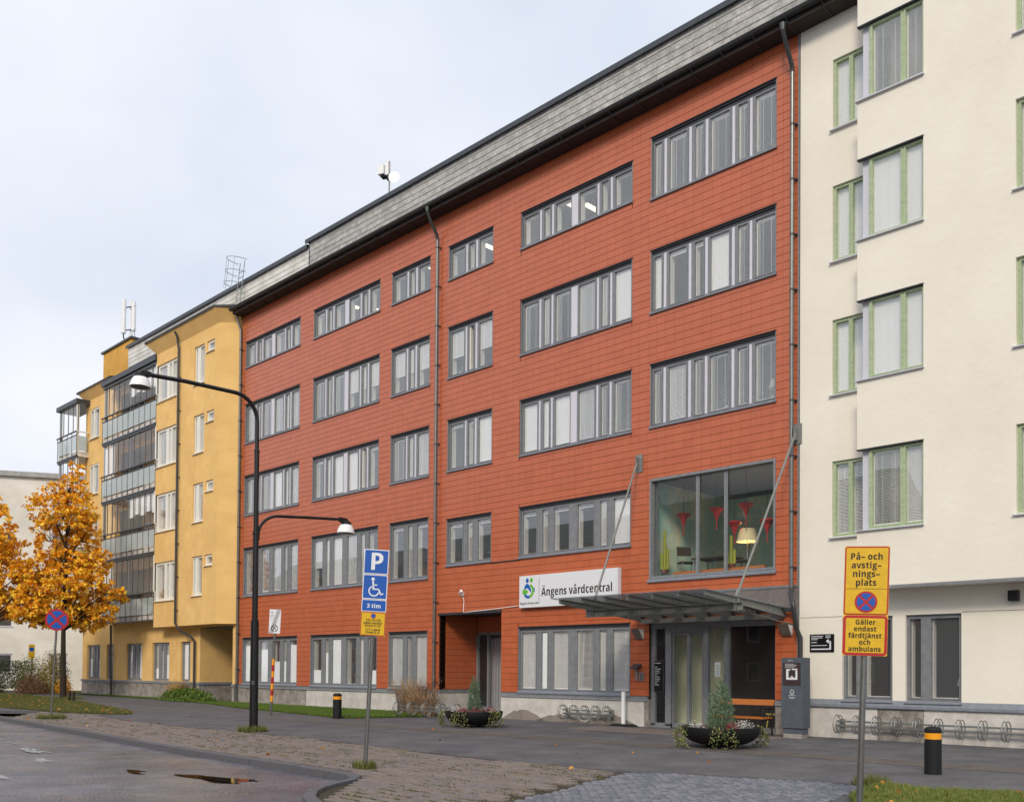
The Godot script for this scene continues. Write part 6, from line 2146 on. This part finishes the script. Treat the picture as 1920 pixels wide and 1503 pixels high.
func grass():
	var t := tuft_shape(3, 0.07, 12, c8(66, 74, 30), c8(132, 130, 70))
	var l1 := [[-52.0, 3.2], [-44.9, 3.2], [-37.6, 4.4], [-32.3, 4.95], [-26.4, 6.3], [-22.5, 7.1], [-20.0, 7.95], [-19.7, 8.4], [-20.4, 8.85], [-22.4, 9.4], [-27.0, 9.75], [-45.0, 8.6], [-52.0, 7.8]]
	scatter("lawn_grass", "short green lawn grass round the maple and the no stopping sign", "grass", t, M.foliage, fill(l1, 26000, 0.01, 101), 0.7, 1.3)
	var l2 := [[-45.6, 0.06], [-45.6, 0.25], [-36.0, 0.45], [-29.0, 1.2], [-21.7, 2.9], [-18.5, 3.3], [-14.9, 3.9], [-13.6, 4.2], [-13.1, 3.7], [-12.9, 2.4], [-12.6, 0.7], [-13.6, 0.06]]
	scatter("strip_grass", "narrow strip of bright green grass along the foot of the fronts", "grass", tuft_shape(4, 0.085, 12, c8(72, 98, 30), c8(128, 150, 60)), M.foliage, fill(l2, 16000, 0.01, 102), 0.7, 1.3)
	var l3 := [[5.95, 8.85], [6.1, 9.4], [6.35, 10.4], [7.0, 11.6], [7.9, 11.6], [9.5, 11.0], [10.0, 8.5], [9.0, 8.45], [7.7, 8.6], [6.9, 8.95], [6.75, 9.15], [6.3, 8.95]]
	scatter("corner_grass", "tufted green grass in the bottom right corner round the sign pole", "grass", tuft_shape(5, 0.08, 14, c8(74, 92, 30), c8(140, 146, 72)), M.foliage, fill(l3, 9000, 0.01, 103), 0.6, 1.4)
	# weeds round the lamp post and the poles
	var w := []
	rng.seed = 104
	for q in [[-9.46, 9.5, 0.35, 260], [-0.48, 12.7, 0.16, 60], [-18.47, 11.13, 0.4, 160], [5.9, 8.9, 0.25, 90], [-37.4, 3.99, 0.9, 260]]:
		for k in q[3]:
			var d: Vector2 = Vector2.from_angle(rng.randf() * TAU) * q[2] * sqrt(rng.randf())
			w.append(Vector3(q[0] + d.x, 0.0, q[1] + d.y))
	scatter("weed_tufts", "weeds growing round the foot of the lamp post and sign poles", "weeds", tuft_shape(6, 0.16, 10, c8(70, 82, 30), c8(140, 140, 74)), M.foliage, w, 0.5, 1.3)
	# fallen leaves
	var st := S()
	rng.seed = 105
	var lv := fill(l1, 420, 0.05, 106)
	lv.append_array(fill(l3, 60, 0.06, 107))
	lv.append_array(fill([[-20.0, 8.9], [2.0, 9.0], [2.0, 13.0], [-20.0, 12.0]], 16, 0.012, 108))
	lv.append_array(fill([[-20.0, 1.0], [8.0, 1.0], [8.0, 8.5], [-20.0, 8.0]], 14, 0.012, 109))
	for p in lv:
		var d := rand_dir(); d.y *= 0.25
		leaf(st, p, d.normalized(), 0.07, 0.08, shade_of(c8(176, 92, 24), c8(214, 160, 60)))
	tag(part(self, "fallen_leaves", st, M.foliage), "scattered orange maple leaves lying on grass and paving", "leaves", "", "stuff")

# ---------------------------------------------------------------- trees and shrubs
func maple(at_: Vector3, label: String, sd: int, h: float, trunk_h: float, blobs: Array, leaves: int):
	rng.seed = sd
	var o := thing("maple_tree", label, "tree", at_, 0.0, "orange maple trees")
	var s := S()
	var top := []
	var rad := []
	for k in 9:
		var t := k / 8.0
		top.append(Vector3(0.12 * sin(t * 3.0), t * h * 0.92 - 0.1, 0.08 * sin(t * 4.0)))
		rad.append(lerpf(0.17, 0.02, pow(t, 0.8)))
	tube(s, top, rad, 10)
	part(o, "trunk", s, M.bark)
	s = S()
	for b in blobs:
		var c: Vector3 = b[0]
		var y0 := clampf(c.y - 1.2 - 0.55 * Vector2(c.x, c.z).length(), trunk_h, h * 0.85)
		var from := Vector3(0, y0, 0)
		tube(s, [from, from.lerp(c, 0.5) + Vector3(0, 0.25, 0), c], [0.055, 0.035, 0.012], 6)
		for k in 6:
			var e: Vector3 = c + rand_dir() * b[1] * 0.75
			tube(s, [from.lerp(c, 0.7), e], [0.016, 0.006], 4)
	part(o, "limbs", s, M.bark)
	s = S()
	var total := 0.0
	for b in blobs: total += pow(b[1], 2.2)
	for b in blobs:
		var n := int(leaves * pow(b[1], 2.2) / total)
		# leaves gather in sprays so that gaps stay open between them
		var sprays := maxi(6, n / 16)
		for k in sprays:
			var d := rand_dir()
			var p: Vector3 = b[0] + Vector3(d.x, d.y * b[2], d.z) * b[1] * pow(rng.randf(), 0.4)
			var lean := (d + Vector3(0, -0.35, 0)).normalized()
			for i in 16:
				var q := p + rand_dir() * rng.randf_range(0.03, 0.27) * Vector3(1, 0.6, 1)
				maple_leaf(s, q, (lean + rand_dir() * 0.8).normalized(), rng.randf_range(0.11, 0.2), shade_of(c8(232, 146, 14), c8(255, 214, 60)) if rng.randf() < 0.93 else shade_of(c8(176, 140, 40), c8(214, 200, 80)))
	part(o, "crown", s, M.foliage)

func maple_leaf(st: SurfaceTool, p: Vector3, d: Vector3, l: float, col: Color):
	var side := d.cross(rand_dir()).normalized()
	var n := side.cross(d).normalized()
	st.set_color(col)
	# five points
	var v := [p, p + side * l * 0.62 + d * l * 0.3, p + side * l * 0.28 + d * l * 0.5, p + d * l * 1.05, p - side * l * 0.28 + d * l * 0.5, p - side * l * 0.62 + d * l * 0.3]
	for i in range(1, 5):
		for q in [v[0], v[i + 1], v[i]]:
			st.set_normal(n)
			st.add_vertex(q)

func shrub(called: String, label: String, at_: Vector3, size: Vector3, n: int, a: Color, b: Color, leaf_l: float, sd: int, upright := 0.0, box := false):
	rng.seed = sd
	var o := thing(called, label, called.split("_")[-1], at_)
	var s := S()
	for k in n:
		var p: Vector3
		if box: p = Vector3(rng.randf_range(-1, 1), rng.randf(), rng.randf_range(-1, 1)) * size * Vector3(0.5, 1, 0.5)
		else:
			var d := rand_dir()
			d.y = absf(d.y)
			p = d * pow(rng.randf(), 0.4) * size * Vector3(0.5, 1, 0.5) * rng.randf_range(0.8, 1.1)
		leaf(s, p, (rand_dir() + Vector3(0, upright, 0)).normalized(), leaf_l * 0.5, leaf_l * rng.randf_range(0.6, 1.2), shade_of(a, b))
	part(o, "foliage", s, M.foliage)
	s = S()
	for k in 9:
		var d := rand_dir(); d.y = absf(d.y) + 0.4
		tube(s, [Vector3(0, -0.05, 0), d.normalized() * size * Vector3(0.3, 0.6, 0.3)], [0.02, 0.006], 5)
	part(o, "stems", s, M.bark)

func tall_grass(at_: Vector3, label: String, w: float, h: float, n: int, sd: int, a: Color, b: Color):
	rng.seed = sd
	var o := thing("ornamental_grass", label, "grass plant", at_, 0.0, "dry ornamental grasses")
	var s := S()
	for k in n:
		var t := rng.randf() * TAU
		var r := sqrt(rng.randf())
		var base := Vector3(cos(t) * r * w * 0.28, 0, sin(t) * r * 0.25)
		var hh := h * rng.randf_range(0.55, 1.0)
		var out := Vector3(cos(t) * w * 0.35 * r, 0, sin(t) * 0.35 * r) + rand_dir() * 0.12
		var mid := base + out * 0.35 + Vector3(0, hh * 0.65, 0)
		var tip := base + out + Vector3(0, hh, 0)
		var side := Vector3(sin(t), 0, -cos(t)) * 0.007
		s.set_color(shade_of(a, b))
		quad(s, base - side, base + side, mid + side * 0.8, mid - side * 0.8)
		tri(s, mid - side * 0.8, mid + side * 0.8, tip)
		if k % 3 == 0:
			for i in 5: leaf(s, tip - (tip - mid) * 0.1 * i, (Vector3.UP + rand_dir()).normalized(), 0.012, 0.06, shade_of(c8(150, 116, 84), c8(196, 168, 130)))
	part(o, "blades", s, M.foliage)
	s = S()
	lathe(s, [Vector2(0.12, -0.05), Vector2(0.1, 0.1), Vector2(0.0, 0.12)], 10)
	part(o, "root_clump", s, M.bark)

func vegetation():
	# measured from the crown's outline: [centre, radius, flatness]
	rng.seed = 200
	var one := []
	for q in [[0.35, 11.1, 0.45, 1.4], [0.2, 10.3, 0.75, 1.0], [-0.7, 10.2, 0.5, 1.3], [0.5, 9.4, 0.85, 0.9], [-0.9, 9.3, 0.7, 1.0], [0.1, 8.6, 0.95, 0.8], [1.0, 8.3, 0.6, 0.8], [-1.0, 8.3, 0.6, 0.9], [0.6, 7.5, 0.95, 0.75], [-0.7, 7.3, 0.75, 0.8], [1.4, 6.9, 0.7, 0.7], [0.1, 6.6, 0.95, 0.7], [-1.2, 6.3, 0.75, 0.7], [1.3, 5.9, 0.85, 0.65], [0.2, 5.6, 0.95, 0.7], [-1.3, 5.2, 0.85, 0.65], [2.1, 5.4, 0.65, 0.6], [0.9, 4.7, 0.95, 0.6], [-0.4, 4.5, 0.95, 0.6], [-1.7, 4.3, 0.75, 0.6], [1.8, 4.3, 0.75, 0.55], [2.7, 5.2, 0.45, 0.6], [0.3, 3.9, 0.75, 0.5], [-1.2, 3.8, 0.55, 0.5], [1.2, 3.7, 0.55, 0.5]]:
		var v := rng.randf_range(-0.8, 0.8) * minf(1.0, q[2])
		one.append([Vector3(0.34 * q[0] + 0.94 * v, q[1], -0.94 * q[0] + 0.34 * v), q[2] * 1.12, q[3]])
	maple(Vector3(-37.4, 0, 3.99), "orange maple tree with its trunk on the lawn before the yellow building", 201, 11.4, 3.4, one, 13000)
	var two := []
	for q in [[0.6, 8.2, 0.9, 1.0], [1.2, 7.3, 0.75, 0.8], [0.5, 6.6, 1.1, 0.8], [1.9, 6.3, 0.75, 0.65], [2.8, 6.0, 0.6, 0.6], [1.2, 5.4, 0.95, 0.7], [2.3, 5.0, 0.75, 0.6], [3.2, 5.3, 0.5, 0.6], [0.4, 4.6, 1.0, 0.6], [1.6, 4.2, 0.7, 0.6], [2.6, 4.2, 0.55, 0.5], [-0.9, 7.2, 1.1, 0.9], [-1.2, 5.4, 1.2, 0.8], [0.2, 9.3, 0.7, 1.2]]:
		var v := rng.randf_range(-0.8, 0.8) * minf(1.0, q[2])
		two.append([Vector3(0.34 * q[0] + 0.94 * v, q[1], -0.94 * q[0] + 0.34 * v), q[2] * 1.1, q[3]])
	maple(Vector3(-39.4, 0, 7.2), "second orange maple whose crown enters at the left picture edge", 202, 9.8, 3.4, two, 10000)
	shrub("clipped_hedge", "long dark green clipped hedge in front of the pale block", Vector3(-53.5, 0.2, 3.4), Vector3(3.0, 1.75, 6.0), 9000, c8(34, 44, 20), c8(66, 74, 34), 0.12, 211, 0.3, true)
	shrub("yellowing_shrub", "tall yellowing shrub at the left corner of the yellow building", Vector3(-47.6, 0.1, 0.9), Vector3(2.4, 2.5, 2.0), 3600, c8(92, 92, 28), c8(166, 140, 44), 0.11, 212, 0.4)
	shrub("golden_shrub", "low golden shrub against the yellow building's corner", Vector3(-46.3, 0.05, 0.8), Vector3(1.2, 1.0, 1.0), 1500, c8(184, 128, 20), c8(220, 168, 40), 0.09, 213, 0.3)
	shrub("green_shrub", "olive green shrub between the hedge and the yellowing shrub", Vector3(-49.6, 0.1, 1.5), Vector3(2.2, 2.2, 2.2), 2800, c8(60, 70, 24), c8(120, 116, 44), 0.11, 214, 0.4)
	shrub("brown_shrub", "brown leafless shrub in front of the hedge behind the maple", Vector3(-47.0, 0.02, 2.3), Vector3(3.4, 1.15, 1.8), 4200, c8(88, 60, 40), c8(128, 96, 66), 0.08, 215, 0.8)
	shrub("dark_shrub", "low dark green shrub left of the brown shrub", Vector3(-49.5, 0.02, 3.6), Vector3(2.2, 0.85, 1.4), 2200, c8(44, 48, 26), c8(74, 76, 40), 0.08, 216, 0.4)
	shrub("spreading_juniper", "low spreading bright green juniper at the foot of the yellow building", Vector3(-30.9, 0.0, 0.75), Vector3(5.2, 0.62, 1.3), 5200, c8(58, 88, 26), c8(120, 140, 50), 0.12, 217, 0.5)
	tall_grass(Vector3(-32.4, 0.05, 0.5), "straw coloured grass behind the juniper at the yellow building", 2.2, 1.0, 420, 221, c8(150, 116, 50), c8(206, 172, 90))
	tall_grass(Vector3(-14.3, 0.0, 0.6), "large dry straw grass left of the door recess", 2.2, 1.35, 620, 222, c8(128, 98, 74), c8(196, 166, 126))
	tall_grass(Vector3(-13.0, 0.0, 1.1), "dry straw grass behind the left planter bowl", 1.7, 0.95, 380, 223, c8(118, 92, 70), c8(180, 150, 112))

# ---------------------------------------------------------------- buildings across the street, which the glass and the glazed tiles mirror
func across():
	for q in [[-92.0, 48.0, 28.0, 16.5, "long brick red house across the street seen only mirrored in the glass", c8(120, 52, 40)], [-61.0, 48.0, 28.0, 17.0, "ochre house across the street seen only mirrored in the glass", c8(168, 120, 72)], [-32.0, 48.0, 26.0, 17.5, "dark red gabled house across the street mirrored in the lower windows", c8(96, 40, 34)], [-4.0, 49.0, 24.0, 15.0, "grey rendered house across the street mirrored in the entrance glass", c8(140, 136, 128)]]:
		var o := thing("house_across", q[4], "house", Vector3(q[0], -0.1, q[1]), PI, "houses across the street")
		var m := mat("across_%d" % int(-q[0]), q[5], 0.85)
		var h := []
		for k in int(q[2] / 3.2):
			for y in [1.0, 4.2, 7.4, 10.4]: h.append([-q[2] / 2 + 0.9 + k * 3.2, y, -q[2] / 2 + 2.2 + k * 3.2, y + 1.5])
		var s := S()
		walls(s, -q[2] / 2, q[2] / 2, 0.0, q[3] - 3.0, -0.4, 0.0, h)
		bx(s, -q[2] / 2, 0.0, -8.0, q[2] / 2, q[3] - 3.0, -4.0)
		part(o, "wall", s, m)
		s = S()
		var e: float = q[3] - 3.0
		hexa(s, [Vector3(-q[2] / 2 - 0.4, e, -8.4), Vector3(q[2] / 2 + 0.4, e, -8.4), Vector3(q[2] / 2 + 0.4, q[3], -4.1), Vector3(-q[2] / 2 - 0.4, q[3], -4.1), Vector3(-q[2] / 2 - 0.4, e, 0.4), Vector3(q[2] / 2 + 0.4, e, 0.4), Vector3(q[2] / 2 + 0.4, q[3], -3.9), Vector3(-q[2] / 2 - 0.4, q[3], -3.9)])
		part(o, "roof", s, M.zinc_dark)
		for r in h:
			s = S()
			for f in [[r[0], r[1], r[0] + 0.1, r[3]], [r[2] - 0.1, r[1], r[2], r[3]], [r[0], r[3] - 0.1, r[2], r[3]], [r[0], r[1], r[2], r[1] + 0.1]]: bx(s, f[0], f[1], -0.15, f[2], f[3], -0.05)
			part(o, "window_frame", s, M.white_paint)

func sky_picture() -> ImageTexture:
	# high thin overcast: pale blue grey with broad, soft cloud banks
	var w := 1024; var h := 512
	var n := FastNoiseLite.new(); n.seed = 4; n.frequency = 1.4; n.fractal_octaves = 5; n.noise_type = FastNoiseLite.TYPE_SIMPLEX_SMOOTH
	var d := PackedByteArray()
	d.resize(w * h * 3)
	for j in h:
		var el := PI * (0.5 - (j + 0.5) / h)
		var y := sin(el); var c := cos(el)
		for i in w:
			var a := TAU * (i + 0.5) / w
			var dir := Vector3(c * sin(a), y, c * cos(a))
			var u := Vector3(dir.x, maxf(y, 0.0) * 2.6 + 0.3, dir.z)
			var v := clampf(n.get_noise_3dv(u / (absf(y) + 0.35)) * 0.9 + 0.5, 0.0, 1.0)
			var col := Color(0.78, 0.812, 0.872).lerp(Color(0.9, 0.907, 0.93), v)
			if y < 0.0: col = col.lerp(Color(0.55, 0.55, 0.54), clampf(-y * 6.0, 0.0, 1.0))
			var k := (j * w + i) * 3
			d[k] = int(col.r * 255); d[k + 1] = int(col.g * 255); d[k + 2] = int(col.b * 255)
	return ImageTexture.create_from_image(Image.create_from_data(w, h, false, Image.FORMAT_RGB8, d))

func _ready():
	# camera: level shift lens, placed across the road to the right of the entrance
	var cam := Camera3D.new()
	cam.name = "camera"
	cam.projection = Camera3D.PROJECTION_FRUSTUM
	cam.near = 0.1
	cam.far = 600.0
	cam.size = 0.1 * 1503.0 / 1790.0
	cam.frustum_offset = Vector2(0.0, 0.1 * (1227.165 - 751.5) / 1790.0)
	cam.position = Vector3(11.676, 1.524, 21.6)
	cam.rotation_degrees = Vector3(1.00257, 45.0979, 0.43164)
	add_child(cam)
	cam.current = true
	var env := Environment.new()
	env.background_mode = Environment.BG_SKY
	var sky := Sky.new()
	var sm := PanoramaSkyMaterial.new()
	sm.panorama = sky_picture()
	sky.sky_material = sm
	env.sky = sky
	env.background_energy_multiplier = 1.0
	env.tonemap_mode = Environment.TONE_MAPPER_LINEAR
	env.tonemap_exposure = 1.24
	env.sdfgi_enabled = true
	env.ssao_enabled = true
	env.ssil_enabled = true
	var we := WorldEnvironment.new()
	we.name = "world"
	we.environment = env
	add_child(we)
	var sun := DirectionalLight3D.new()
	sun.name = "sun"
	sun.light_energy = 0.5
	sun.light_angular_distance = 14.0
	sun.light_color = Color(1.0, 0.95, 0.87)
	sun.shadow_enabled = true
	sun.rotation_degrees = Vector3(-33, 28, 0)     # from behind the camera, over the street
	add_child(sun)

	make_materials()
	foliage_material("foliage", 0.75)
	ground()
	red_building()
	cream_building()
	yellow_building()
	far_building()
	across()
	vegetation()
	street_lamp()
	signs()
	planter(Vector3(0.84, 0, 4.74), "black bowl planter with a plump conifer in front of the entrance", 301, true)
	planter(Vector3(-7.65, 0, 3.8), "black bowl planter with a slim conifer in front of the door recess", 305, false)
	bollard(Vector3(5.86, 0, 6.67), "black bollard with orange band in front of the cream building", 0.73)
	bollard(Vector3(-13.46, 0, 4.29), "black bollard with orange band on the grass strip", 0.8)
	bike_rack(Vector3(-13.0, 0, 2.1), "free standing bike rack behind the bollard on the grass strip", 7, 0.72, 0.1, true, deg_to_rad(0))
	bike_rack(Vector3(-7.5, 0, 0.18), "short wall bike rack on the plinth left of the white post", 5, 0.42, 0.12, false)
	bike_rack(Vector3(1.2, 0, 0.18), "long wall bike rack on the plinth of the cream building", 16, 0.46, 0.14, false)
	kiosk()
	bench()
	small_fittings()
	roof_things()
	inside_things()
